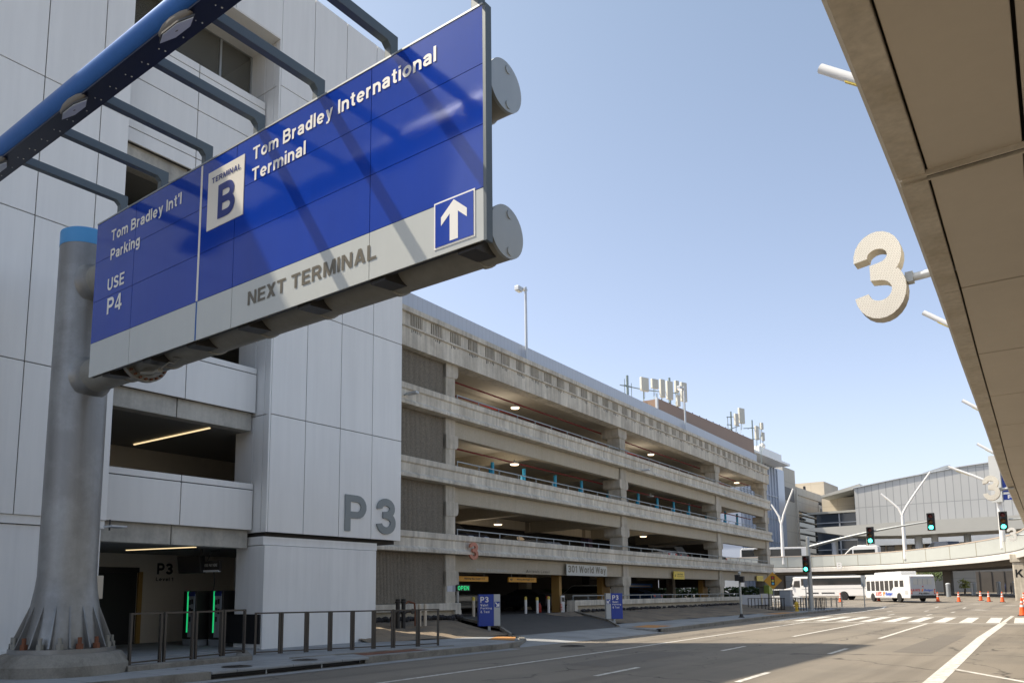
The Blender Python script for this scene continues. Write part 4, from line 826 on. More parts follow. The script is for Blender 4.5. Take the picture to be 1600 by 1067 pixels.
stext('NEXT TERMINAL', -10.88, -7.85, 6.50, .235, 'taupe_letter', .04)
tb = box('terminal_plate', 'sign_cream', sg, -12.17, -11.1, SY-.012, SY-.0005, 8.17, 9.27)
stext('TERMINAL', -12.05, -11.19, 9.03, .105, 'navy_letter', .03, SY-.014, tb); stext('B', -11.84, -11.34, 8.30, .63, 'navy_letter', .05, SY-.014, tb)
ar = box('arrow_plate', 'white_letter', sg, -6.74, -6.03, SY-.008, SY-.0005, 6.30, 6.96); box('arrow_field', 'sign_blue', ar, -6.715, -6.055, SY-.013, SY-.0085, 6.325, 6.935)
q = .62
AP = [(-.07, 0), (.07, 0), (.07, .38), (.22, .25), (.22, .37), (0, .56), (-.22, .37), (-.22, .25), (-.07, .38)]
MB().add([(-6.385+u*1.02, SY-.016, 6.355+v) for u, v in AP], [tuple(range(9))]).build('arrow', 'white_letter', ar)
# arms, light beam and lamps
for x in armx+[-4.4]:
    MB().prism([(7.68, 9.3), (7.68, 9.96), (5.45, 9.96), (5.45, 9.80), (7.46, 9.80), (7.53, 9.73), (7.53, 9.3)], lambda u, v, w_: (x+w_, u, v), -.065, .065).build('arm', 'steel_frame', sg, .008)
bm = [(5.59, 9.66), (5.59, 9.80), (5.53, 9.92)]+[(5.355+.2*cos(t), 9.86+.2*sin(t)) for t in [radians(20+i*15) for i in range(17)]]+[(5.28, 9.66)]
bb = MB().prism(bm, lambda u, v, w_: (w_, u, v), -16.2, -3.2).build('light_beam', 'beam_blue', sg, smooth=True)
MB().prism(bm, lambda u, v, w_: (-16.2-w_*.35, 5.5+(u-5.5)*(1-w_*.45), 9.8+(v-9.8)*(1-w_*.5)), 0, 1).build('beam_end', 'beam_blue', bb, smooth=True)
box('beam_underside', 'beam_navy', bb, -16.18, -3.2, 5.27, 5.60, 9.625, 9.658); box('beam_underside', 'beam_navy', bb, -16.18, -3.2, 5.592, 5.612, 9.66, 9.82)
mb = MB(); x = -15.9
while x < -4:
    mb.sphere((x, 5.44, 9.624), .011, n=6, m=4).sphere((x+.03, 5.52, 9.624), .014, n=6, m=4); x += .47
mb.build('rivets', 'sign_grey', bb)
for x in (-15.56, -12.59, -9.61, -6.63):
    l_ = MB().lathe((x, 5.31, 9.63), [(.02, -.40), (.05, -.35), (.085, -.2), (.10, 0), (.085, .2), (.05, .35), (.02, .40)], 14, 'x').build('lamp', 'girder', bb, smooth=True)
    hx = [(-.42, 0), (-.16, .085), (.2, .085), (.42, 0), (.16, -.085), (-.2, -.085)]
    MB().prism(hx, lambda u, v, w_: (x+u, 5.33+v, 9.55+v*.3+w_), -.015, .0).build('lens', 'galv_light', l_)
    MB().prism([(u*1.08, v*1.15) for u, v in hx], lambda u, v, w_: (x+u, 5.33+v, 9.553+v*.3+w_), 0, .03).build('lens_rim', 'black', l_)
# ================================================================== UPPER ROADWAY
DP = [(-.62, -12.67), (-.95, 0), (-1.06, 5), (-1.13, 7.73), (-1.27, 11.3), (-1.42, 14.6), (-1.56, 18.0), (-1.70, 21.4), (-1.85, 24.8), (-2.0, 28.3), (-2.13, 31.7), (-2.8, 52), (-3.75, 79), (-5.0, 100), (-8.2, 116), (-15.5, 132), (-26.6, 147), (-38.6, 152.5), (-50, 150.5), (-62, 146.5), (-80, 139), (-110, 127)]
PTS = resample(DP, 1.7)
def frame(i):
    a = PTS[max(i-1, 0)]; b = PTS[min(i+1, len(PTS)-1)]; d = (b-a).normalized(); return PTS[i], Vector((d.y, -d.x, 0))
def sweep(nm, prof, mt, par, i0=0, i1=None, closed=True, step=1, smooth=False):
    i1 = len(PTS)-1 if i1 is None else i1; mb = MB(); idx = list(range(i0, i1+1, step)); n = len(prof)
    for i in idx:
        p, nrm = frame(i); mb.v += [(p.x+nrm.x*o, p.y+nrm.y*o, z) for o, z in prof]
    for k in range(len(idx)-1):
        for j in range(n if closed else n-1): mb.f.append((k*n+j, k*n+(j+1) % n, (k+1)*n+(j+1) % n, (k+1)*n+j)); mb.m.append(0)
    if closed: mb.f += [tuple(range(n)), tuple(range((len(idx)-1)*n, len(idx)*n))]; mb.m += [0, 0]
    return mb.build(nm, mt, par, smooth=smooth)
dk = thing('elevated_roadway', (-1, 0, 5.5), 'elevated upper roadway with panelled underside that curves left across the far end as a bridge', 'bridge')
sweep('deck_slab', [(.05, 6.0), (13.9, 6.0), (13.9, 7.0), (.05, 7.0)], 'girder', dk)
n0 = next(i for i, p in enumerate(PTS) if p.y > 96)
sweep('fascia', [(-.03, 5.5), (.12, 5.5), (.12, 6.35), (-.03, 6.2)], 'deck_fascia', dk)
sweep('fascia_joint', [(.03, 6.2), (.12, 6.36), (.12, 6.45), (.05, 6.45)], 'girder', dk)
sweep('parapet', [(.02, 6.42), (.22, 6.42), (.16, 8.35), (-.06, 8.35)], 'deck_panel', dk)
sweep('parapet_cap', [(-.10, 8.35), (.26, 8.35), (.26, 8.52), (-.10, 8.5)], 'deck_cap', dk)
sweep('far_parapet', [(13.7, 7.0), (13.95, 7.0), (13.95, 8.1), (13.7, 8.1)], 'deck_panel', dk)
# soffit panels with open joints (near half), edge strip and infill rows
for k in range(0, n0, 2):
    p0, q0 = frame(k); p1, q1 = frame(k+2)
    if p1.y < -9: continue
    g = .02 if abs(p1.y-7.7) > 1.6 else .05
    d = (p1-p0).normalized()*g
    zz = 5.5
    for (o0, o1, mt_, zr) in ((.13, .215, 'deck_edge', 5.5), (.245, .96, 'deck_soffit', 5.53), (1.06, 2.9, 'deck_soffit', 5.53), (3.0, 4.9, 'deck_soffit', 5.53), (5.0, 7.5, 'deck_soffit', 5.53)):
        pass
# explicit straight strips follow the deck edge
def strip(nm, o0, o1, z0, z1, mt, gap=.018, step=2, first=0):
    for k in range(first, n0, step):
        p0, q0 = frame(k); p1, q1 = frame(k+step)
        if p1.y < -8: continue
        d = (p1-p0).normalized()*gap
        A = [p0+q0*o0+d, p1+q1*o0-d, p1+q1*o1-d, p0+q0*o1+d]
        MB().add([(a.x, a.y, z) for z in (z0, z1) for a in A], [(3, 2, 1, 0), (4, 5, 6, 7), (0, 1, 5, 4), (1, 2, 6, 5), (2, 3, 7, 6), (3, 0, 4, 7)]).build(nm, mt, dk, .006, seg=1)
strip('edge_strip', -.0, .225, 5.49, 5.56, 'deck_edge', .008)
strip('soffit_panel', .245, .972, 5.515, 5.6, 'deck_soffit'); strip('soffit_panel', 1.0, 3.1, 5.515, 5.6, 'deck_soffit'); strip('soffit_panel', 3.13, 5.5, 5.515, 5.6, 'deck_soffit'); strip('soffit_panel', 5.53, 9, 5.515, 5.6, 'deck_soffit')
MB().box(-1.1, 8, 7.70, 7.725, 5.47, 5.52).box(-1.1, 8, 7.80, 7.825, 5.47, 5.52).build('joint_trim', 'deck_edge', dk); MB().box(-1.05, 8, 7.726, 7.799, 5.50, 5.508).build('joint_seal', 'black', dk)
MB().obox((-1.10, 7.76, 5.55), XD, YD, ZD, .04, .09, .06).build('joint_cover', 'white_paint', dk, .01)
for o in (1.0, 4, 7, 10, 13): sweep('girder', [(o, 5.1 if o > 1 else 5.6), (o+.6, 5.1 if o > 1 else 5.6), (o+.6, 6.0), (o, 6.0)], 'girder', dk, n0)
sweep('lower_flange', [(.12, 5.5), (1.0, 5.62), (1.0, 5.75), (.12, 5.7)], 'deck_soffit', dk, n0)
# columns below the bridge
for (x, y, wd, dp, lb, mt_) in ((-6.3, 113, 2.4, 2.4, 'pale bridge column marked K at the right edge, under the elevated roadway', 'concrete_light'), (-19.6, 152, 1.3, 2.4, 'bridge column with its shade put into a dark colour, behind the shuttle bus', 'girder'), (-50, 158, 2.2, 1.4, 'bridge column with its shade put into a dark colour, left of the white hooded bus', 'girder'), (-36, 164, 1.4, 1.4, 'slim bridge column behind the white hooded bus', 'girder'), (1.5, 60, 1.6, 1.6, 'bridge column out to the right, under the elevated roadway', 'concrete_light')):  # girder-toned shafts have the shade under the bridge put into their colour
    k = thing('bridge_column', (x, y, rd(y)), lb, 'column')
    box('shaft', mt_, k, x-wd/2, x+wd/2, y-dp/2, y+dp/2, rd(y)-.1, 5.0, bevel=.1); box('head', mt_, k, x-wd/2-.2, x+wd/2+.8, y-dp/2-.1, y+dp/2+.1, 5.0, 5.99, bevel=.05)
    if 'K' in lb: text('lettering', 'K', 'black', k, (x-.95, y-dp/2-.01, 3.2), XD, ZD, .8, .95, .02); text('lettering', '3', 'black', k, (x+.5, y-dp/2-.01, 3.2), XD, ZD, .6, .95, .02)
# numerals hung from the deck edge
def num3(x0, x1, z0, z1, y, lb, bx, th=.22, nm='numeral_sign', m1='three_face', m2='three_side'):
    k = thing(nm, (x1, y, z0), lb, 'numeral', 'large numeral 3 signs hung from the elevated roadway')
    MB().prism(G3, lambda u, v, w_: (x0+u*(x1-x0), y+w_, z0+v*(z1-z0)), 0, th).build('numeral', m2, k, .004, seg=1)
    MB().add([(x0+u*(x1-x0), y-.0015, z0+v*(z1-z0)) for u, v in G3], [tuple(range(len(G3)))]).build('face', m1, k)
    if bx is not None:
        zc = z0+(z1-z0)*.42; MB().cyl((x1-.03, y+th*.6, zc), (bx, y+th*.6, zc+.03), .052, n=10).build('bracket_arm', 'galv_light', k, smooth=True); box('sleeve', 'galv', k, x1-.02, x1+.07, y+th*.6-.065, y+th*.6+.065, zc-.06, zc+.07)
    return k
num3(-2.17, -1.56, 5.16, 6.32, 10.6, 'cream mesh-faced numeral 3 hung from the deck edge, nearest and largest', -.9)
num3(-3.0, -2.45, 5.02, 5.95, 34, 'cream numeral 3 beside the blue sign, middle of the hanging ones', -2.0)
num3(-4.3, -3.75, 4.95, 5.85, 62, 'cream numeral 3 over the right traffic signal, smaller', -3.0, m1='white_paint', m2='white_tube')
text('b', 'B', 'white_paint', None, (-37.2, 151.2, 5.85), XL, ZD, .9, 1.15, .04, .2)
tag(bpy.data.objects['b'], 'white letter B fixed to the face of the far bridge', 'letter'); bpy.data.objects['b'].name = 'letter_sign'
# Y shaped lamp posts along the deck
def ylamp(x, y, lb, left=(-4.1, 3.2), right=(4.4, 5.6), z0=8.6, zf=15.3):
    k = thing('y_lamp', (x, y, z0), lb, 'street lamp', 'white Y-shaped lamps on the elevated roadway')
    MB().tube([(x, y, 7.0), (x, y, zf-1.2)], .34, 14, .26).build('post', 'white_tube', k, smooth=True)
    for (dx, dz) in (left, right):
        s_ = 1 if dx > 0 else -1
        a = MB().tube([(x, y, zf-1.5), (x+s_*.02, y, zf-.9), (x+s_*.25, y, zf-.3), (x+dx*.18, y, zf+dz*.12), (x+dx*.5, y, zf+dz*.48), (x+dx, y, zf+dz)], .22, 12, .15).build('arm', 'white_tube', k, smooth=True)
        MB().obox((x+dx*.7, y-.02, zf+dz*.69-.19), (dx, 0, dz), YD, (-dz, 0, dx), abs(dx)*.16, .06, .02).build('lamp_strip', 'yellow_sign', a)
    return k
for x, y, lb, kw in ((-1.55, 24.9, 'white Y-shaped lamp on the deck edge, only the nearest arm tip shows', {}), (-2.75, 52, 'white Y-shaped lamp on the deck edge, second arm tip from the camera', {}), (-3.8, 79, 'white Y-shaped lamp on the deck edge, third arm tip from the camera', {}), (-5.2, 104, 'white Y-shaped lamp on the deck edge, just above the blue sign', {}), (-8.7, 118, 'white Y-shaped lamp on the bridge behind the middle numeral 3', {'left': (-5.4, 2.8)}),
                     (-24.75, 145.3, 'white Y-shaped lamp on the bridge in front of the grey hall', {'left': (-3.1, 3.0), 'right': (4.7, 6.0)}), (-47, 151.6, 'white Y-shaped lamp on the bridge in front of the glass building', {'left': (-1.7, 2.9), 'right': (2.6, 5.6), 'zf': 15.7})):
    ylamp(x, y, lb, **kw)
# blue direction sign standing on the deck
bs = thing('upper_road_sign', (-6.9, 101.5, 7), 'blue direction sign reading REA on a white pole, on the elevated roadway', 'road sign')
MB().cyl((-7.45, 101.6, 7), (-7.45, 101.6, 12.0), .26, n=14).build('pole', 'white_tube', bs, smooth=True)
MB().obox((-7.55, 101, 13.9), (.6, -.2, 0), (.2, .6, 0), ZD, .55, .2, 2.6).build('side_panel', 'totem_grey', bs)
box('sign_panel', 'totem_blue', bs, -7.1, -1.0, 100.9, 101.2, 12.35, 16.1); box('sign_panel', 'totem_blue', bs, -7.1, -1.0, 100.9, 101.2, 11.5, 12.1)
text('lettering', 'REA', 'white_letter', bs, (-6.6, 100.9, 11.62), XL, ZD, 1.75, .4, .04); text('lettering', '2', 'white_letter', bs, (-7.0, 100.9, 14.6), XL, ZD, .5, .8, .04)
# ================================================================== FAR BUILDINGS
lt = thing('concrete_terminal', (-60, 215, 0), 'long grey concrete terminal with dark striped glazing beyond the garage', 'building')
box('tower_block', 'term_concrete', lt, -85, -60, 196.9, 207, 1, 33.1); box('louvre', 'dark_metal', lt, -60.2, -59.9, 197.3, 205.2, 24.6, 28.0)
box('wall', 'term_concrete', lt, -85, -60.1, 207, 228.3, 22.8, 28.9); box('wall', 'term_concrete', lt, -85, -59.9, 227.6, 236, 1, 26.0); box('wall', 'term_concrete', lt, -85, -60.1, 236, 262, 1, 25.4)
box('roof_band', 'term_concrete', lt, -85, -59.8, 207, 262, 26.9, 28.9); box('shadow_gap', 'dark_metal', lt, -84, -60.3, 207, 262, 26.5, 26.9); box('pier', 'term_concrete', lt, -61, -59.6, 206.2, 207.4, 1, 27)
box('louvre', 'dark_metal', lt, -60.2, -59.8, 229, 234.6, 21.5, 25.0)
fr = box('glazing', 'glass_dark', lt, -84, -60.6, 207.5, 227.5, 1, 22.8)
mb = MB(); z = 2
while z < 22.5: mb.box(-60.6, -60.15, 207.5, 227.5, z, z+.28); z += 1.65
mb.build('sunshade', 'term_concrete', fr)
box('roof_box', 'term_tan', lt, -74, -60.3, 236, 252, 28.9, 33.6)  # concrete roof box; its sunlit tan is put into the colour
MB().prism([(216, 28.9), (222, 28.9), (221.6, 30.6), (221, 30.7), (221, 29.9)], lambda u, v, w_: (w_, u, v), -62, -61.5).build('roof_vent', 'dark_metal', lt)
gt = thing('glass_terminal', (-60, 183, 0), 'blue-grey glass building with a white projecting roof behind the garage end', 'building')
box('glass_wall', 'glass_blue', gt, -90, -60, 166, 196.8, 1, 31.8)
mb = MB(); y = 166.5
while y < 192: mb.box(-60, -59.7, y, y+.22, 1, 31.8); y += 2.1
mb.box(-60, -59.72, 191.8, 196.8, 1, 31.8)
mb.build('mullion', 'glass_blue', gt)
mb = MB()
for z in (8, 13.5, 19, 24.5): mb.box(-59.99, -59.75, 166, 196.8, z, z+.2)
mb.build('transom', 'mullion', gt)
box('projecting_roof', 'white_tube', gt, -90, -56.2, 160, 190.5, 31.85, 32.35); box('plant_box', 'white_tube', gt, -90, -57.5, 172.5, 188.5, 32.4, 34.4)
MB().sphere((-58.5, 178, 35.2), .7, n=12, m=8).build('roof_dome', 'white_tube', gt, smooth=True)
hl = thing('grey_hall', (-20, 205, 0), 'huge pale grey metal-clad hall with a rising roofline behind the bridge', 'building')
prof = [(-44.2, 2), (-44.2, 26.3), (-34.8, 27.6), (-28, 28.4), (-22, 29.1), (-16, 29.5), (-9, 29.5), (6, 29.2), (40, 28), (40, 2)]
MB().prism(prof, lambda u, v, w_: (u, w_, v), 200, 240).build('wall', 'hall_metal', hl)
MB().prism([(-44.5, 26.3), (-34.8, 27.6), (-28, 28.4), (-22, 29.1), (-16, 29.5), (-9, 29.5), (6, 29.2), (40, 28), (40, 28.2), (6, 29.4), (-9, 29.7), (-16, 29.7), (-22, 29.3), (-28, 28.6), (-34.8, 27.8), (-44.5, 26.5)], lambda u, v, w_: (u, w_, v), 199.6, 240).build('roof_edge', 'galv_light', hl)
MB().prism([(-33, 27.9), (-27, 29.6), (-24.4, 30.2), (-24.3, 30.7), (-25, 30.7), (-30, 29.4)], lambda u, v, w_: (u, w_, v), 206, 236).build('roof_fin', 'galv', hl)
box('glazing', 'glass_dark', hl, -44, 30, 199.2, 199.9, 2, 14.5)
mb = MB()
for x in range(-42, 30, 4): mb.box(x, x+.3, 198.9, 199.2, 2, 14.5)
mb.box(-36, -32.5, 198.7, 199.15, 2, 14).box(-20, -16.5, 198.7, 199.15, 2, 14)
mb.build('mullion', 'term_tan', hl)
box('fascia', 'galv_light', hl, -41, 34, 196.5, 199.1, 12.2, 14.4)
ln = thing('link_building', (-47, 206, 0), 'dark glazed link between the concrete terminal and the grey hall', 'building')
box('glazing', 'glass_dark', ln, -56, -44.5, 210, 225, 1, 21.5)
mb = MB(); z = 3
while z < 21: mb.box(-56, -44.5, 209.7, 210, z, z+.22); z += 2.3
mb.box(-50.5, -50.2, 209.7, 209.99, 1, 21.5)
mb.build('mullion', 'mullion', ln)
box('roof_slab', 'canopy_grey', ln, -58, -44.5, 209, 226, 21.55, 22.1); box('upper_storey', 'term_tan', ln, -56, -47.5, 216, 230, 22.1, 26.2); box('upper_glass', 'glass_dark', ln, -47.4, -44.6, 214, 226, 22.15, 25.6)
MB().prism([(-54, 25.6), (-44.6, 27.4), (-44.6, 28.4), (-54, 26.2)], lambda u, v, w_: (u, w_, v), 208, 230).build('sloped_roof', 'canopy_grey', ln)
cn = thing('entrance_canopy', (-30, 175, 0), 'long white canopy on round columns before the grey hall', 'canopy')
MB().prism([(-49.5, 15.3), (-49, 15.0), (-40, 13.2), (-30, 12.8), (-10, 13.0), (20, 13.2), (20, 15.6), (-10, 15.6), (-30, 15.6), (-40, 15.4)], lambda u, v, w_: (u, w_, v), 174, 186).build('roof', 'canopy_grey', cn)
for i, x in enumerate((-44.5, -28.0, -25.0, -19.2, -6)):
    MB().cyl((x, 180, 6), (x, 180, 13.2), .65 if i != 1 else .75, n=16).build('column', 'galv_light' if i != 3 else 'galv', cn, smooth=True)
# lower level back wall and bits seen under the bridge
bw = thing('under_bridge_wall', (-10, 176, 1.3), 'dark wall with railings under the bridge beside the K column', 'wall')
box('wall', 'interior_dark', bw, -17.5, 12, 172, 172.4, 1, 5.2); mb = MB()
for x in range(-17, 12, 2): mb.box(x, x+.08, 171.9, 171.99, 1.3, 5.2)
mb.build('post', 'dark_metal', bw)
lw = thing('lower_terminal_wall', (-40, 185, 1.3), 'grey panelled lower storey of the terminal seen under the bridge', 'wall')
box('wall', 'term_concrete', lw, -60, -18, 184, 184.5, 1, 9); box('wall', 'term_concrete', lw, -17.9, 20, 184, 184.5, 1, 9); mb = MB()
for x in (-55, -49, -43, -37, -31): mb.box(x, x+3, 183.8, 183.99, 1.3, 4.6)
mb.build('door', 'glass_dark', lw)
# trees seen under the bridge
def tree(x, y, h, r, lb, mt, n=900):
    k = thing('tree', (x, y, rd(y)), lb, 'tree', 'small trees beyond the bridge'); z0 = rd(y)
    mb = MB().tube([(x, y, z0), (x+.1, y, z0+h*.4), (x, y+.1, z0+h*.75)], .16, 8, .05)
    for i in range(6):
        a = i*1.1; mb.tube([(x+.05, y, z0+h*(.35+.05*i)), (x+r*.35*cos(a), y+r*.35*sin(a), z0+h*(.55+.05*i)), (x+r*.7*cos(a), y+r*.7*sin(a), z0+h*(.6+.05*i))], .05, 5, .015)
    mb.build('trunk', 'bark', k)
    mb = MB(); cl = [(random.gauss(0, r*.4), random.gauss(0, r*.4), random.uniform(.45, 1)*h) for _ in range(16)]
    for i in range(n):
        c = random.choice(cl); p = Vector((x+c[0]+random.gauss(0, r*.2), y+c[1]+random.gauss(0, r*.2), z0+c[2]+random.gauss(0, h*.06)))
        u = Vector((random.gauss(0, 1), random.gauss(0, 1), random.gauss(0, 1))).normalized(); v = u.orthogonal().normalized(); s_ = random.uniform(.08, .17)
        mb.add([p-u*s_, p+v*s_*.6, p+u*s_, p-v*s_*.6], [(0, 1, 2, 3)])
    mb.build('crown', mt, k)
tree(-27.5, 168, 4.6, 2.6, 'small yellow-green tree seen above the shuttle bus under the bridge', 'leaf_yellow'); tree(-25.0, 170, 4.2, 2.2, 'small darker green tree right of the yellow-green one under the bridge', 'leaf'); tree(-18.2, 160, 2.4, 1.3, 'low green bush right of the shuttle bus under the bridge', 'leaf_yellow', 400)
XFM = 'full'
hd = MB()
for i in range(3000):
    p = Vector((random.uniform(-36.0, -35.2), random.uniform(50, 73.5), random.uniform(.66, 2.1))); u = Vector((random.gauss(0, 1), random.gauss(0, 1), random.gauss(0, 1))).normalized(); v = u.orthogonal(); s_ = random.uniform(.07, .16)
    hd.add([p-u*s_, p+v*s_, p+u*s_, p-v*s_], [(0, 1, 2, 3)])
for i in range(3400):
    p = Vector((random.uniform(-45, -25.5), random.uniform(76.5, 77.6), random.uniform(.3, 2.3))); u = Vector((random.gauss(0, 1), random.gauss(0, 1), random.gauss(0, 1))).normalized(); v = u.orthogonal(); s_ = random.uniform(.09, .19)
    hd.add([p-u*s_, p+v*s_, p+u*s_, p-v*s_], [(0, 1, 2, 3)])
tag(hd.build('hedge', 'hedge_leaf'), 'dark green hedge seen through the far end of the garage', 'hedge')
mu = thing('shop_awning', (-36, 67, .66), 'bright blue awning seen through the ground floor of the garage', 'awning')
box('awning', 'mural_blue', mu, -36.4, -35.3, 64.5, 70.5, 2.35, 2.75); box('sign_board', 'white_paint', mu, -35.29, -35.26, 65, 70, 2.42, 2.56); box('shop_front', 'interior_dark', mu, -36.45, -36.1, 64, 71, .66, 2.3)
XFM = None
# ================================================================== VEHICLES
def wheel(par, x, y, r, wd, nm='wheel', dirt='rubber', hub='galv'):
    s_ = 1 if y > 0 else -1
    t = MB().lathe((x, y, r), [(r*.62, -wd/2), (r*.93, -wd/2), (r, -wd*.35), (r, wd*.35), (r*.93, wd/2), (r*.62, wd/2)], 24, 'y').build(nm, dirt, par, smooth=True)
    MB().lathe((x, y, r), [(.02, s_*wd*.30), (r*.2, s_*wd*.42), (r*.45, s_*wd*.3), (r*.63, s_*wd*.45)], 20, 'y').build('rim', hub, t, smooth=True)
def place(root, x, y, z, ang, s_=1):
    root.location = (x, y, z); root.rotation_euler = (0, 0, ang); root.scale = (s_,)*3
def arch_side(L, H0, H1, wheels, r, n=10):       # side outline with wheel arches (x,z)
    pts = [(-L/2, H0)]
    for wx in sorted(wheels):
        pts += [(wx-r, H0)]+[(wx-r*cos(pi*i/n), H0+max(0, r*1.0*sin(pi*i/n))) for i in range(1, n)]+[(wx+r, H0)]
    return pts+[(L/2, H0)]
# --- shuttle bus (front = +x)
def shuttle():
    k = thing('shuttle_bus', (0, 0, 0), 'white rental shuttle bus with red and blue lettering, seen from behind', 'bus')
    L, W, H = 10.8, 2.9, 3.05; wh = (-2.9, 3.6)
    out = arch_side(L, .42, H, wh, .58)+[(L/2, 1.0), (L/2-.12, 2.7), (L/2-.3, H-.08), (L/2-.6, H), (-L/2+.35, H), (-L/2+.08, H-.12), (-L/2, 2.6), (-L/2-.06, 1.0)]
    MB().prism(out, lambda u, v, w_: (u, w_, v), -W/2, W/2).build('body', 'white_paint', k, .06)
    box('roof_unit', 'white_paint', k, -2.6, 3.9, -.95, .95, H-.02, H+.46, bevel=.1)
    for s_ in (-1, 1):
        y = s_*(W/2+.012)
        xs = [4.55, 3.35, 2.2, 1.05, -.1, -1.25, -2.45, -3.65]
        for i, x in enumerate(xs):
            if i == 5: pts = [(x, 1.25), (x+.95, 1.95 if 0 else 1.25), (x+.95, 2.48), (x, 2.48)]
            z0 = 1.3 if i < 5 else (1.3 if i == 5 else 1.72)
            pts = [(x-.45, 1.3), (x+.45, 1.3), (x+.45, 2.48), (x-.45, 2.48)]
            if i == 5: pts = [(x-.45, 1.72), (x+.1, 1.3), (x+.45, 1.3), (x+.45, 2.48), (x-.45, 2.48)]
            if i > 5: pts = [(x-.42, 1.72), (x+.42, 1.72), (x+.42, 2.45), (x-.42, 2.45)]
            MB().prism(pts, lambda u, v, w_: (u, y+w_*s_, v), -.01, .01).build('side_window', 'glass_vehicle', k)
        box('grille', 'totem_grey', k, -5.0, -4.3, y-.008, y+.008, .85, 1.3); box('skirt_line', 'galv', k, -2.2, 3.0, y-.008, y+.004, .48, .52)
    box('rear_panel', 'bus_grey', k, -L/2-.075, -L/2-.03, -W/2+.08, W/2-.08, .75, 2.85, bevel=.02)
    MB().box(-L/2-.1, -L/2-.07, -1.05, 1.05, 1.95, 2.6).build('rear_window', 'totem_grey', k)
    mb = MB()
    for y in (-.55, 0, .55): mb.box(-L/2-.115, -L/2-.1, y-.03, y+.03, 1.95, 2.6)
    mb.build('window_bar', 'cabinet_grey', k)
    box('bumper', 'black', k, -L/2-.22, -L/2+.1, -W/2+.03, W/2-.03, .38, .72, bevel=.05)
    for s_ in (-1, 1):
        for j, m_ in enumerate(('tail_red', 'orange_paint', 'tail_red')): MB().lathe((-L/2-.08, s_*1.3, .95+j*.2), [(.08, .0), (.08, -.03)], 10, 'x').build('tail_light', m_, k)
        MB().lathe((-L/2-.08, s_*1.15, 2.8), [(.04, .0), (.04, -.03)], 8, 'x').build('marker_light', 'tail_red', k)
        MB().obox((5.6, s_*1.6, 1.9), XD, YD, ZD, .08, .1, .22).build('mirror', 'black', k, .02)
        for x in wh: wheel(k, x, s_*(W/2-.17), .48, .3)
    MB().lathe((-L/2-.09, 0, 1.72), [(.07, .0), (.07, -.03)], 10, 'x').build('marker_light', 'tail_red', k)
    yy = W/2+.02                                   # left side of bus faces +y
    for s_ in (1, -1):
        xd = (-s_, 0, 0); y = s_*(W/2+.02); x0 = 2.75*s_ if s_ > 0 else -1.4
        x0 = 2.7 if s_ > 0 else -1.6
        text('lettering', 'AVIS', 'red_paint', k, (x0, y, .68), xd, ZD, 1.45, .52, .05, .004, shear=.15)
        xq = x0-s_*1.85
        MB().prism([(0, .1), (.28, .1), (.22, .3), (.5, .42), (.42, .62), (0, .62)], lambda u, v, w_: (xq-s_*u, y+s_*(w_+.004), .55+v), 0, .003).build('emblem', 'orange_paint', k)
        text('lettering', 'Budget', 'bus_blue', k, (xq-s_*.58, y, .60), xd, ZD, 1.7, .55, .05, .004, shear=.15)
    text('lettering', 'AVIS', 'red_paint', k, (-L/2-.08, 1.2, 1.18), (0, -1, 0), ZD, .88, .28, .05, .004, shear=.15)
    MB().prism([(0, 0), (.15, 0), (.1, .12), (.25, .18), (.2, .26), (0, .26)], lambda u, v, w_: (-L/2-.085-w_, .16-u, 1.16+v), 0, .003).build('emblem', 'orange_paint', k)
    text('lettering', 'Budget', 'bus_blue', k, (-L/2-.08, -.12, 1.13), (0, -1, 0), ZD, 1.0, .3, .05, .004, shear=.15)
    text('lettering', 'PayMint', 'black', k, (-L/2-.08, .5, .80), (0, -1, 0), ZD, 1.2, .26, .05, .004, shear=.15)
    return k
k = shuttle(); place(k, -19.4, 107.6, rd(111), radians(127), 1.04)
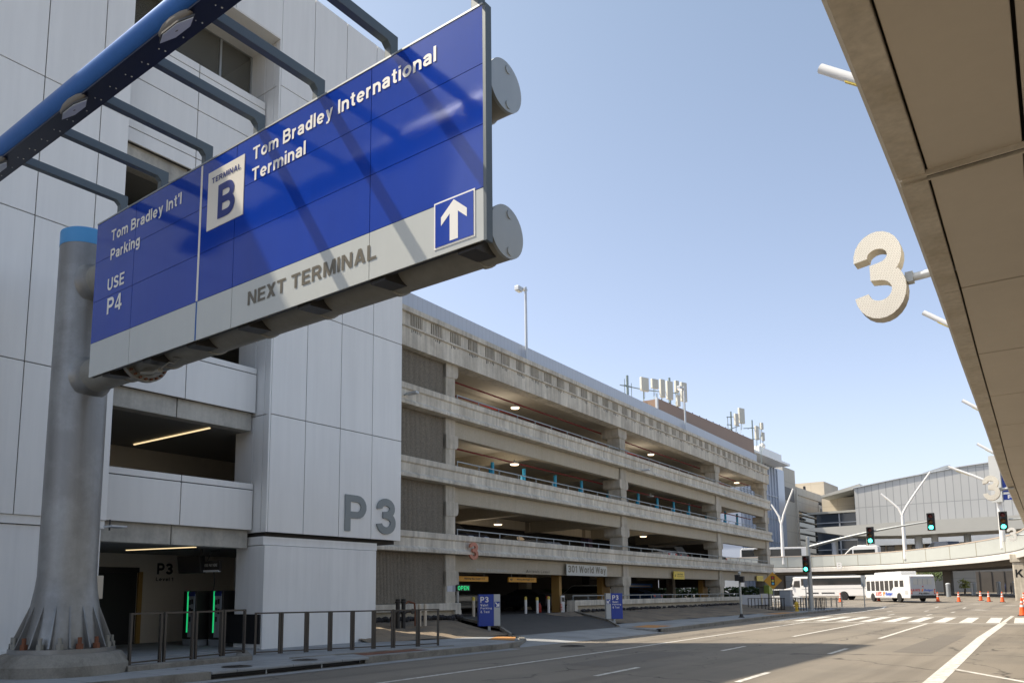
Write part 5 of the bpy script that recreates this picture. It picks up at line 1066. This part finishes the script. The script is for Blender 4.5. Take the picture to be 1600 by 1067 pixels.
# --- long white bus with a bonnet (front = +x)
def hood_bus():
    k = thing('hooded_bus', (0, 0, 0), 'long white coach with a truck bonnet driving left under the bridge', 'bus')
    L, W, H = 14.0, 2.55, 3.1; wh = (-1.8, 5.5)
    out = arch_side(L, .5, H, wh, .58)+[(L/2, 1.1), (L/2-.15, 1.35), (L/2-1.5, 1.62), (L/2-1.75, 1.7), (L/2-2.0, 2.5), (L/2-2.1, H-.35), (L/2-2.0, H-.1), (L/2-2.4, H), (-L/2+.2, H), (-L/2, H-.2)]
    MB().prism(out, lambda u, v, w_: (u, w_, v), -W/2, W/2).build('body', 'white_paint', k, .07)
    for s_ in (-1, 1):
        y = s_*(W/2+.012); box('window_band', 'glass_vehicle', k, -L/2+.4, L/2-3.2, y-.01, y+.01, 1.95, 2.85)
        MB().prism([(L/2-3.0, 1.7), (L/2-2.1, 1.75), (L/2-2.25, 2.55), (L/2-3.0, 2.6)], lambda u, v, w_: (u, y+w_, v), -.01, .01).build('cab_window', 'glass_vehicle', k)
        box('vent', 'dark_metal', k, 1.5, 3.1, y-.01, y+.01, .85, 1.0); box('vent', 'dark_metal', k, -.6, 1.1, y-.01, y+.01, .85, 1.0); box('seam', 'galv', k, -L/2+.4, L/2-3.2, y-.008, y+.006, 1.45, 1.48)
        MB().cyl((-5.5, y-.01, 1.3), (-5.5, y+.02, 1.3), .13, n=10).build('filler_cap', 'black', k)
        MB().obox((L/2-1.9, s_*1.45, 2.0), XD, YD, ZD, .06, .1, .25).build('mirror', 'black', k)
        for x in wh: wheel(k, x, s_*(W/2-.15), .5, .3, hub='galv_light')
        MB().obox((L/2-.08, s_*.95, 1.15), XD, YD, ZD, .05, .16, .1).build('headlight', 'galv_light', k, .02)
    MB().prism([(L/2-1.86, 1.75), (L/2-2.06, 2.55), (L/2-2.1, 2.55), (L/2-1.95, 1.75)], lambda u, v, w_: (u+.05, w_, v), -1.1, 1.1).build('windscreen', 'glass_vehicle', k)
    return k
k = hood_bus(); place(k, -30.2, 120.0, rd(120)-.02, radians(172), 1.1)
# --- coach on the bridge
def coach():
    k = thing('coach', (0, 0, 0), 'white coach with blue and teal swoosh driving on the bridge behind the garage', 'bus')
    L, W, H = 13, 2.6, 3.6
    out = arch_side(L, .4, H, (-3.4, 4.2), .55)+[(L/2, 1.2), (L/2-.15, 3.2), (L/2-.5, H), (-L/2+.2, H), (-L/2, H-.3)]
    MB().prism(out, lambda u, v, w_: (u, w_, v), -W/2, W/2).build('body', 'white_paint', k, .08)
    for s_ in (-1, 1):
        y = s_*(W/2+.012); box('window_band', 'glass_vehicle', k, -L/2+1.3, L/2-.4, y-.01, y+.01, 1.85, 3.25); box('teal_stripe', 'bus_teal', k, -L/2+.2, L/2-3, y-.008, y+.008, 1.15, 1.38)
        MB().prism([(1.5, .7), (4.0, .7), (4.6, 1.3), (5.6, 1.65), (3.6, 1.65), (2.8, 1.2)], lambda u, v, w_: (u-2.5, y+w_, v), -.014, .014).build('swoosh', 'bus_blue', k)
        for x in (-3.4, 4.2): wheel(k, x, s_*(W/2-.15), .48, .3)
        box('tail_light', 'tail_red', k, -L/2-.02, -L/2+.05, s_*1.1-.1, s_*1.1+.1, .9, 1.3)
    box('rear_window', 'glass_vehicle', k, -L/2-.02, -L/2+.01, -1, 1, 2.0, 3.0)
    return k
k = coach(); place(k, -51.0, 158.5, 7.0, radians(198), 1.0)
# --- vans, cars
def van():
    k = thing('van', (0, 0, 0), 'white high-roof van on the bridge above the signal mast', 'van')
    L, W, H = 6.2, 2.1, 2.75
    out = arch_side(L, .35, H, (-1.9, 2.0), .4)+[(L/2, .9), (L/2-.2, 1.2), (L/2-.9, 1.45), (L/2-1.9, 2.45), (L/2-2.5, H), (-L/2+.2, H), (-L/2, H-.25)]
    MB().prism(out, lambda u, v, w_: (u, w_, v), -W/2, W/2).build('body', 'white_paint', k, .1)
    for s_ in (-1, 1):
        y = s_*(W/2+.01); box('side_window', 'glass_vehicle', k, -L/2+.5, L/2-2.4, y-.01, y+.01, 1.45, 2.15)
        MB().prism([(L/2-2.2, 1.45), (L/2-1.15, 1.5), (L/2-2.0, 2.2), (L/2-2.2, 2.2)], lambda u, v, w_: (u, y+w_, v), -.01, .01).build('cab_window', 'glass_vehicle', k)
        for x in (-1.9, 2.0): wheel(k, x, s_*(W/2-.12), .36, .24)
    MB().prism([(L/2-.95, 1.5), (L/2-1.95, 2.45), (L/2-1.85, 2.45), (L/2-.85, 1.5)], lambda u, v, w_: (u+.02, w_, v), -.9, .9).build('windscreen', 'glass_vehicle', k)
    box('roof_unit', 'white_paint', k, -1.2, .2, -.5, .5, H-.02, H+.18, bevel=.05)
    return k
k = van(); place(k, -34.4, 156.6, 7.0, radians(180), 1.12)
def car(mt, lb, kind='suv', grp=None):
    k = thing('parked_car' if 'parked' in lb else kind, (0, 0, 0), lb, 'car' if kind != 'pickup' else 'pickup', grp)
    L, W, H = (4.8, 1.95, 1.75) if kind == 'suv' else (4.6, 1.85, 1.45) if kind == 'sedan' else (5.6, 2.0, 1.85)
    out = arch_side(L, .28, H, (-L*.3, L*.31), .4)
    out += [(L/2, .75), (L/2-.15, .95), (L/2-1.15, 1.08), (-L/2+.1, 1.08 if kind != 'suv' else 1.15), (-L/2, .9)]
    MB().prism(out, lambda u, v, w_: (u, w_*(1 if v < .6 else .985), v), -W/2, W/2).build('body', mt, k, .07, smooth=False)
    if kind == 'suv': cab = [(L/2-1.25, 1.05), (L/2-2.0, H-.06), (L/2-2.3, H), (-L/2+.5, H-.02), (-L/2+.1, 1.1)]
    elif kind == 'sedan': cab = [(L/2-1.2, 1.04), (L/2-2.05, H-.03), (L/2-2.6, H), (-L/2+1.4, H-.04), (-L/2+.6, 1.05)]
    else: cab = [(L/2-1.35, 1.05), (L/2-2.0, H-.06), (L/2-2.3, H), (L/2-3.3, H), (L/2-3.4, 1.05)]
    MB().prism(cab, lambda u, v, w_: (u, w_*(1-.14*(v-1.05)/(H-1.05)), v), -W/2+.06, W/2-.06).build('cabin', mt, k, .05)
    cx = sum(p[0] for p in cab)/len(cab)
    gl = [(cx+(u-cx)*.93, 1.1+(v-1.05)*.80) for u, v in cab]
    for s_ in (-1, 1):
        MB().prism(gl, lambda u, v, w_: (u, s_*(W/2-.055+w_)*1-.14*s_*(v-1.05)/(H-1.05)*(W/2-.06), v), 0, .012).build('side_window', 'glass_vehicle', k)
        for x in (-L*.3, L*.31): wheel(k, x, s_*(W/2-.1), .34, .22)
        MB().obox((L/2-.06, s_*(W/2-.28), .75), XD, YD, ZD, .07, .2, .08).build('headlight', 'galv_light', k, .02); MB().obox((-L/2+.04, s_*(W/2-.2), .88), XD, YD, ZD, .06, .16, .09).build('tail_light', 'tail_red', k)
    (u0, v0), (u1, v1) = cab[0], cab[1]
    MB().add([(u0+.0, -W*.42, v0+.06), (u0, W*.42, v0+.06), (u1+.02, W*.36, v1-.04), (u1+.02, -W*.36, v1-.04)], [(0, 1, 2, 3)]).add([(u0+.03, -W*.42, v0+.06), (u0+.03, W*.42, v0+.06), (u1+.05, W*.36, v1-.04), (u1+.05, -W*.36, v1-.04)], [(0, 1, 2, 3)]).build('windscreen', 'glass_vehicle', k)
    return k
place(car('car_dark', 'dark SUV driving on the bridge right of the second Y lamp'), -19.6, 146, 7.1, radians(140), 1.45)
place(car('car_white', 'white pickup under the bridge behind the grey cabinet', 'pickup'), -31.0, 97, rd(97)-.02, radians(10), 1.0)
cars = [('car_silver', 'sedan', G-6.5, 36.6, .66, 92, 'silver parked car in the dark garage entrance behind the white bollards'), ('car_dark', 'sedan', G-5.6, 42.6, .66, 176, 'dark parked car on the ground floor left of the ochre column'), ('car_white', 'suv', G-5.6, 49.4, .66, 180, 'white parked SUV on the ground floor right of the ochre column'), ('car_blue', 'sedan', G-5.2, 56.5, .66, 180, 'blue parked car on the ground floor under the yellow sign'),
        ('car_dark', 'suv', G-3.6, 32.2, 3.99, 0, 'dark parked SUV on the first deck, near end'), ('car_silver', 'sedan', G-3.6, 39.6, 3.99, 0, 'silver parked car on the first deck above the address board'), ('car_white', 'sedan', G-3.8, 56.5, 3.99, 180, 'white parked car on the first deck above the yellow sign'), ('car_dark', 'sedan', G-3.6, 66.5, 3.99, 180, 'dark parked car on the first deck in the last bay'), ('car_silver', 'suv', G-4.2, 59.3, 3.99, 180, 'silver parked SUV on the first deck before the third column')]
for mt_, kd, x, y, z, a, lb in cars:
    k = car(mt_, lb, kd, 'cars parked in the garage'); XFM = 'full'; q_ = XF((x, y, z)); XFM = None; place(k, *q_, radians(a+2.35))
# ================================================================== STREET FURNITURE
def signal_head(par, x, y, z, s_=1.0, n='signal_head'):
    h = MB().box(x-.22*s_, x+.22*s_, y-.12, y+.12, z-.55*s_, z+.55*s_).build(n, 'black', par, .02)
    for j, m_ in enumerate(('signal_green', 'signal_amber_off', 'signal_red_off')):
        zc = z+(-.35+.35*j)*s_; MB().lathe((x, y-.14, zc), [(.01, -.035), (.08*s_, -.03), (.125*s_, 0), (.125*s_, .02)], 16, 'y').build(['green_lens', 'amber_lens', 'red_lens'][j], m_, h, smooth=True)
        MB().lathe((x, y-.12, zc), [(.135*s_, -.20), (.15*s_, -.20), (.15*s_, .02), (.14*s_, .02)], 12, 'y', radians(-10), radians(190)).build('visor', 'black', h, smooth=True)
    return h
sm = thing('traffic_signal', (-18.25, 68, .15), 'traffic signal mast with a long curved arm and two green signals over the junction', 'traffic signal')
SXm, SYm = -18.55, 66.5
sm.location = (SXm, SYm, .15)
MB().lathe((SXm, SYm, .15), [(.30, 0), (.30, .12), (.19, .16), (.15, 5.9), (.13, 6.05), (.02, 6.1)], 16).build('pole', 'galv', sm, smooth=True)
def arm_pt(u): return (SXm+u*9.1, SYm-.1*u, 5.35+1.75*u-.2*u*u+.12*sin(pi*u))
MB().tube([arm_pt(i/10) for i in range(11)], .13, 12, .06).build('mast_arm', 'galv', sm, smooth=True)
signal_head(sm, SXm-.16, SYm-.25, 4.0, 1.2); p = arm_pt(.51); signal_head(sm, p[0]+.25, p[1]-.25, p[2]-.25, 1.2); p = arm_pt(1.0); signal_head(sm, p[0]+.1, p[1]-.25, p[2]-.05, 1.2)
rs = thing('traffic_signal', (-4.6, 66, 5.6), 'single green traffic signal hung beside the smaller numeral 3 at the right', 'traffic signal'); signal_head(rs, -4.72, 66, 6.62, 1.2); MB().tube([(-4.4, 66.1, 6.7), (-3.8, 66.1, 6.7), (-3.1, 66.1, 6.8)], .07, 8).build('bracket_arm', 'galv', rs)
pp = thing('pedestrian_signal', (-18.0, 49, .15), 'slim grey post with a dark pedestrian signal on the sidewalk', 'signal post')
MB().cyl((-18.0, 49, .15), (-18.0, 49, 2.55), .07, n=12).build('post', 'galv', pp, smooth=True); MB().lathe((-18.0, 49, .15), [(.24, 0), (.15, .05), (.09, .22), (.075, .24)], 8).build('base', 'black', pp)
MB().box(-18.25, -17.95, 48.75, 49.0, 2.45, 2.85).build('head', 'black', pp, .03); MB().box(-17.98, -17.7, 48.85, 49.1, 2.35, 2.75).build('head', 'black', pp, .03); MB().lathe((-18.0, 49, 2.85), [(.1, 0), (.12, .12), (.05, .2)], 8).build('cap', 'galv', pp)
ws = thing('warning_sign', (-25.4, 77.5, .2), 'orange diamond sign with a traffic light symbol at the garage corner', 'road sign')
wx, wy, wz = -25.15, 77.5, 2.85
ax_ = Vector((.95, .3, 0)).normalized()
def wp(u, v, w_): q_ = Vector((wx, wy, wz))+ax_*u; return (q_.x+w_*.3, q_.y-w_*.95, wz+v)
MB().prism([(0, -.85), (.85, 0), (0, .85), (-.85, 0)], wp, 0, .03).build('plate', 'amber_sign', ws); MB().prism([(-.17, -.45), (.17, -.45), (.17, .45), (-.17, .45)], wp, .032, .04).build('symbol', 'black', ws)
for j, m_ in enumerate(('bus_teal', 'yellow_sign', 'red_paint')): MB().prism([(.12*cos(i*pi/6), -.28+.28*j+.12*sin(i*pi/6)) for i in range(12)], wp, .041, .05).build('symbol_dot', m_, ws)
MB().cyl((wx, wy+.06, .2), (wx, wy+.06, 2.2), .04, n=8).build('post', 'galv', ws)
cb = thing('utility_cabinet', (-20.6, 67, .15), 'grey utility cabinet on a concrete plinth by the picket fence', 'cabinet')
ux, uy = -20.75, 67.2
box('plinth', 'curb_concrete', cb, ux-.5, ux+.5, uy-.4, uy+.4, .15, .55, bevel=.03); box('housing', 'cabinet_grey', cb, ux-.45, ux+.45, uy-.32, uy+.32, .55, 1.85, bevel=.03); box('door', 'cabinet_grey', cb, ux-.38, ux+.38, uy-.34, uy-.325, .62, 1.78); box('lid', 'galv', cb, ux-.48, ux+.48, uy-.35, uy+.35, 1.85, 1.9)
hy = thing('fire_hydrant', (-19.6, 66.0, .15), 'yellow fire hydrant between the cabinet and the signal pole', 'hydrant')
hx_, hy_ = -19.65, 66.2
MB().lathe((hx_, hy_, .15), [(.18, 0), (.18, .06), (.12, .08), (.12, .55), (.16, .58), (.16, .64), (.11, .74), (.04, .8)], 14).build('barrel', 'hydrant_yellow', hy, smooth=True); MB().cyl((hx_-.2, hy_, .58), (hx_+.2, hy_, .58), .06, n=10).cyl((hx_, hy_-.2, .5), (hx_, hy_, .5), .08, n=10).build('outlet', 'hydrant_yellow', hy, smooth=True)
# picket fence of bent bars
pk = thing('picket_fence', (-21, 68, .15), 'dark steel picket fence around the sidewalk corner by the signal pole', 'fence')
mb = MB(); path = [(-23.6, 66.0), (-21.3, 66.0), (-20.2, 67.8), (-19.2, 69.5), (-18.8, 71.8)]
for (x0, y0), (x1, y1) in zip(path, path[1:]):
    n_ = int(sqrt((x1-x0)**2+(y1-y0)**2)/.28)
    for i in range(n_):
        x = x0+(x1-x0)*i/n_; y = y0+(y1-y0)*i/n_; mb.box(x-.025, x+.025, y-.025, y+.025, .15, 1.25)
mb.build('pickets', 'dark_metal', pk)
mb = MB()
for (x0, y0), (x1, y1) in zip(path, path[1:]):
    for z in (.3, 1.22): mb.cyl((x0, y0, z), (x1, y1, z), .022, n=6)
mb.build('rails', 'dark_metal', pk)
bw2 = thing('barrier_fence', (-26, 78, .2), 'row of pale posts along the garage end wall below the orange diamond sign', 'fence')
for i in range(14): MB().cyl((-26.6+i*.5, 82.6, .2), (-26.6+i*.5, 82.6, 1.15), .07, n=8).build('post', 'beige_paint', bw2)
MB().box(-26.7, -20.0, 82.56, 82.64, 1.0, 1.06).build('rail', 'dark_metal', bw2)
XFM = 'full'
gt2 = thing('gate_panel', (G, 69, .66), 'grey sheet metal gate with yellow stripes closing the last garage bay', 'gate')
box('leaf', 'cabinet_grey', gt2, G+.1, G+.2, 66.5, 71.2, .5, 1.5); box('leaf', 'cabinet_grey', gt2, G+.1, G+.2, 71.3, 73.4, .5, 1.6); box('stripe', 'yellow_sign', gt2, G+.2, G+.21, 71.6, 71.7, .55, 1.55)
hb = thing('help_box', (G, 74, .66), 'lime green box on the last garage column', 'box'); box('housing', 'olive', hb, G-.2, G+.35, 73.4, 74.35, 1.55, 2.45, bevel=.03); box('label_mark', 'black', hb, G+.351, G+.356, 73.85, 73.95, 1.85, 2.15)
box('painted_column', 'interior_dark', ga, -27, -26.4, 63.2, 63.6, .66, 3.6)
XFM = None
for (x, y, lb) in ((-20.6, 110.5, 'thin dark sign post on the island left of the signal pole'), (-18.3, 84, 'thin dark sign post on the road side right of the signal pole')):
    k = thing('sign_post', (x, y, rd(y)), lb, 'post', 'thin sign posts near the junction')
    if 'left' in lb: x, y = -22.9, 80.5
    MB().cyl((x, y, .1), (x, y, 2.9 if 'left' in lb else 3.2), .05, n=8).build('post', 'galv', k); MB().box(x-.2, x+.2, y-.03, y+.03, 2.2, 3.0 if 'left' in lb else 3.3).build('plate', 'cabinet_grey', k)
    
# totems
def totem(x, y, ang, flip, lb):
    k = thing('parking_totem', (0, 0, 0), lb, 'sign', 'blue P3 parking signs beside the garage driveway')
    W, H = .96, 1.33; b0, b1 = (-.48, .19) if not flip else (-.19, .48)
    box('post', 'galv', k, -.06, .06, -.05, .05, -.35, .05); box('blue_panel', 'totem_blue', k, b0, b1, -.1, .1, 0, H, bevel=.01)
    g0, g1 = (b1+.004, .48) if not flip else (-.48, b0-.004)
    box('grey_panel', 'totem_grey', k, g0, g1, -.09, .09, 0, H, bevel=.01)
    t = b0+.07
    text('lettering', 'P3', 'white_letter', k, (t, -.102, H-.34), XD, ZD, .36, .24, .03)
    for j, s_ in enumerate(('Valet', 'Parking', '& Taxi')): text('lettering', s_, 'white_letter', k, (t, -.102, H-.50-j*.14), XD, ZD, (.34, .50, .40)[j], .10, .012)
    gc = (g0+g1)/2; ap = box('arrow_plate', 'totem_blue', k, gc-.12, gc+.12, -.098, -.0905, .78, 1.02); d = -1 if flip else 1
    MB().add([(gc+d*u, -.1, .9+v) for u, v in ((-.09, .07), (-.06, .1), (.05, -.01), (.05, .05), (.1, .05), (.1, -.09), (-.04, -.09), (-.04, -.045), (.01, -.045))], [tuple(range(9))]).build('arrow', 'white_letter', ap)
    k.location = (x, y, .42); k.rotation_euler = (0, 0, ang)
totem(-20.75, 26.6, radians(56), False, 'blue P3 Valet Parking sign left of the garage driveway, grey strip on its right')
totem(-20.35, 36.75, radians(56), True, 'blue P3 Valet Parking sign right of the garage driveway, grey strip on its left')
# bronze bicycle-rail style barriers
def barrier(p, q_, lb, z0, h=1.1):
    k = thing('guard_rail', ((p[0]+q_[0])/2, (p[1]+q_[1])/2, z0), lb, 'railing', 'bronze guard rail frames along the sidewalk')
    d = (Vector((*q_, 0))-Vector((*p, 0))).normalized(); n_ = Vector((-d.y, d.x, 0)); r = .028
    for a in (p, q_): MB().obox((a[0], a[1], z0+h/2), d, n_, ZD, r, r, h/2).build('post', 'rail_bronze', k)
    c = ((p[0]+q_[0])/2, (p[1]+q_[1])/2); L_ = (Vector((*q_, 0))-Vector((*p, 0))).length
    MB().obox((*c, z0+h+.02), d, n_, ZD, L_/2+r, r, .02).build('top_bar', 'rail_bronze', k); MB().obox((*c, z0+.06), d, n_, ZD, L_/2-r, r*.8, .015).build('bottom_bar', 'rail_bronze', k)
br = [((-17.1, 9.12), (-17.3, 9.93)), ((-17.33, 10.05), (-17.52, 10.86)), ((-17.55, 10.98), (-17.75, 11.8)), ((-17.85, 11.95), (-18.15, 12.75)), ((-19.0, 12.6), (-18.45, 12.95))]
N_ = ['first', 'second', 'third', 'fourth', 'fifth', 'sixth', 'seventh', 'eighth', 'ninth']
for i, (a, b) in enumerate(br): barrier(a, b, N_[i]+' bronze guard rail frame from the big pole, on the raised plinth' if i < 4 else 'bronze guard rail frame turned sideways behind the fourth one', .26)
p = Vector((-18.35, 13.0)); 
xs = [(398, 430), (434, 466), (469, 500), (503, 531), (534, 558), (561, 585), (588, 625), (628, 647)]
bp = [(-18.7, 13.45), (-18.45, 14.15), (-18.2, 14.85), (-17.95, 15.5), (-17.72, 16.15), (-17.5, 16.8), (-17.28, 17.4), (-17.0, 18.2), (-16.75, 18.9)]
for i in range(8):
    a = Vector(bp[i]); b = Vector(bp[i+1]); d = (b-a).normalized()*.06
    barrier(tuple(a+d*.6), tuple(b-d*.6), N_[i]+' bronze guard rail frame of the low row before the white wall', .16)
slab('sidewalk_plinth', [(-16.65, 13.2), (-16.2, 19.0), (-16.4, 19.1), (-16.85, 13.2)], .1, .17, 'curb_concrete', .01)
# backflow preventer and pipe bollards
bf = thing('backflow_valve', (-22.3, 22.6, .5), 'black and rusty backflow valve pipes before the ribbed garage wall', 'valve')
bx_, by_ = -22.2, 22.6
for dy in (0, .32): MB().cyl((bx_, by_+dy, .3), (bx_, by_+dy, 1.5), .085, n=12).lathe((bx_, by_+dy, 1.45), [(.12, 0), (.12, .05), (.1, .06), (.1, .14), (.02, .16)], 12).lathe((bx_, by_+dy, 1.0), [(.13, 0), (.13, .06)], 12).build('standpipe', 'black', bf, smooth=True)
MB().tube([(bx_, by_-.35, 1.1), (bx_, by_+.7, 1.1)], .05, 10).build('pipe', 'dark_metal', bf, smooth=True); MB().tube([(bx_, by_+.4, 1.4), (bx_, by_+.6, 1.5), (bx_, by_+.95, 1.42), (bx_, by_+1.0, 1.1), (bx_, by_+1.0, .5)], .04, 10).build('pipe', 'rust', bf, smooth=True); MB().tube([(bx_, by_-.3, 1.1), (bx_, by_-.35, .5)], .04, 8).build('pipe', 'rust', bf, smooth=True)
for dy in (-.35, .75): MB().lathe((bx_+.1, by_+dy, 1.1), [(.11, -.012), (.11, .012)], 14, 'x').build('hand_wheel', 'dark_metal', bf)
for y, lb in ((23.65, 'left of two pale pipe posts beside the backflow valve'), (23.98, 'right of two pale pipe posts beside the backflow valve')):
    tag(MB().cyl((-22, y, .5), (-22, y, 1.35), .065, n=12).lathe((-22, y, 1.35), [(.065, 0), (.05, .04), (.01, .05)], 12).build('pipe_post', 'beige_paint', None, smooth=True), lb, 'post', 'pale pipe posts by the valve')
# traffic cones
def cone():
    k = thing('traffic_cone', (0, 0, 0), 'x', 'traffic cone', 'orange traffic cones on the junction')
    MB().box(-.26, .26, -.26, .26, 0, .05).build('base', 'black', k, .015); MB().lathe((0, 0, .05), [(.2, 0), (.18, .05), (.045, 1.0), (.02, 1.02)], 16).build('cone', 'cone_orange', k, smooth=True)
    for a, b in ((.48, .62), (.72, .84)):
        f_ = lambda z: .18+(.045-.18)*(z-.05)/.95+.006
        MB().lathe((0, 0, .05), [(f_(a), a), (f_(b), b)], 16).build('band', 'cone_white', k, smooth=True)
    return k
cs = [(-31.6, 113, 'orange cone before the bonnet of the long white coach'), (-26.2, 107, 'orange cone below the rear wheel of the long white coach'), (-22.6, 111.8, 'orange cone just left of the shuttle bus'), (-15.2, 108, 'orange cone just right of the shuttle bus'), (-12.8, 106.5, 'orange cone second to the right of the shuttle bus'), (-11.1, 112, 'orange cone third to the right of the shuttle bus'), (-9.8, 107, 'orange cone fourth to the right of the shuttle bus'), (-8.3, 105, 'orange cone fifth to the right of the shuttle bus'), (-5.9, 99, 'orange cone standing alone just left of the cone cluster'),
      (-3.85, 62.3, 'nearest orange cone of the cluster at the right edge'), (-4.15, 70.5, 'orange cone behind the nearest one in the cluster at the right edge'), (-4.0, 75, 'third orange cone of the cluster at the right edge'), (-3.95, 80, 'farthest orange cone of the cluster at the right edge')]
c0 = cone()
for i, (x, y, lb) in enumerate(cs):
    o = c0 if i == 0 else copy_tree(c0)
    o.location = (x, y, rd(y)); o['label'] = lb; o.rotation_euler.z = i*.7
    if y > 85: o.scale = (1.1, 1.1, 1.1)
for i, (x, y) in enumerate(((-17.5, 135), (-15.6, 148), (-12.2, 150), (-10.0, 150), (-9.0, 140))):
    k = thing('steel_bollard', (x, y, rd(y)), N_[i]+' steel bollard from the left under the bridge', 'bollard', 'steel bollards under the bridge')
    MB().cyl((x, y, rd(y)), (x, y, rd(y)+1.9), .32, n=14).build('post', 'galv', k, smooth=True); MB().lathe((x, y, rd(y)+1.88), [(.34, 0), (.34, .1), (.2, .2), (.01, .22)], 14).build('cap', 'galv_light', k, smooth=True)
# two people under the bridge
def person(x, y, ang, top, lb):
    me = bpy.data.meshes.new('person'); z = rd(y)
    V = [(0, 0, .95), (0, 0, 1.2), (0, 0, 1.42), (0, 0, 1.52), (0, -.02, 1.66), (0, -.01, 1.76), (0, .19, 1.40), (.03, .24, 1.12), (.1, .22, .88), (0, -.19, 1.40), (.0, -.25, 1.12), (.06, -.24, .88), (.02, .10, .9), (.04, .11, .5), (.0, .12, .08), (.12, .12, .03), (.02, -.10, .9), (-.02, -.11, .5), (-.08, -.12, .08), (.05, -.12, .03)]
    Ed = [(0, 1), (1, 2), (2, 3), (3, 4), (4, 5), (2, 6), (6, 7), (7, 8), (2, 9), (9, 10), (10, 11), (0, 12), (12, 13), (13, 14), (14, 15), (0, 16), (16, 17), (17, 18), (18, 19)]
    Rr = [.14, .14, .15, .055, .1, .08, .065, .048, .035, .065, .048, .035, .095, .065, .045, .04, .095, .065, .045, .04]
    me.from_pydata(V, Ed, []); me.skin_vertices.new() if hasattr(me.skin_vertices, 'new') else None
    o = bpy.data.objects.new('person', me); COL.objects.link(o)
    md = o.modifiers.new('skin', 'SKIN')
    if not me.skin_vertices:
        bpy.context.view_layer.objects.active = o
    for i, r in enumerate(Rr): me.skin_vertices[0].data[i].radius = (r, r)
    me.skin_vertices[0].data[0].use_root = True
    o.modifiers.new('sub', 'SUBSURF').render_levels = 1; me.materials.append(MATS[top]); o.location = (x, y, z); o.rotation_euler.z = ang
    tag(o, lb, 'person')
    MB().sphere((x, y-.02, z+1.76), .095, .085, .085).build('hair', 'black', o)
    o.children[0].location = (0, 0, 0); o.children[0].rotation_euler.z = 0
try:
    person(-11.9, 158, radians(190), 'cloth_blue', 'person in dark blue clothes standing under the bridge, left of two'); person(-11.0, 157, radians(170), 'cloth_dark', 'person in black clothes walking under the bridge, right of two')
except Exception as e: print('person failed', e)
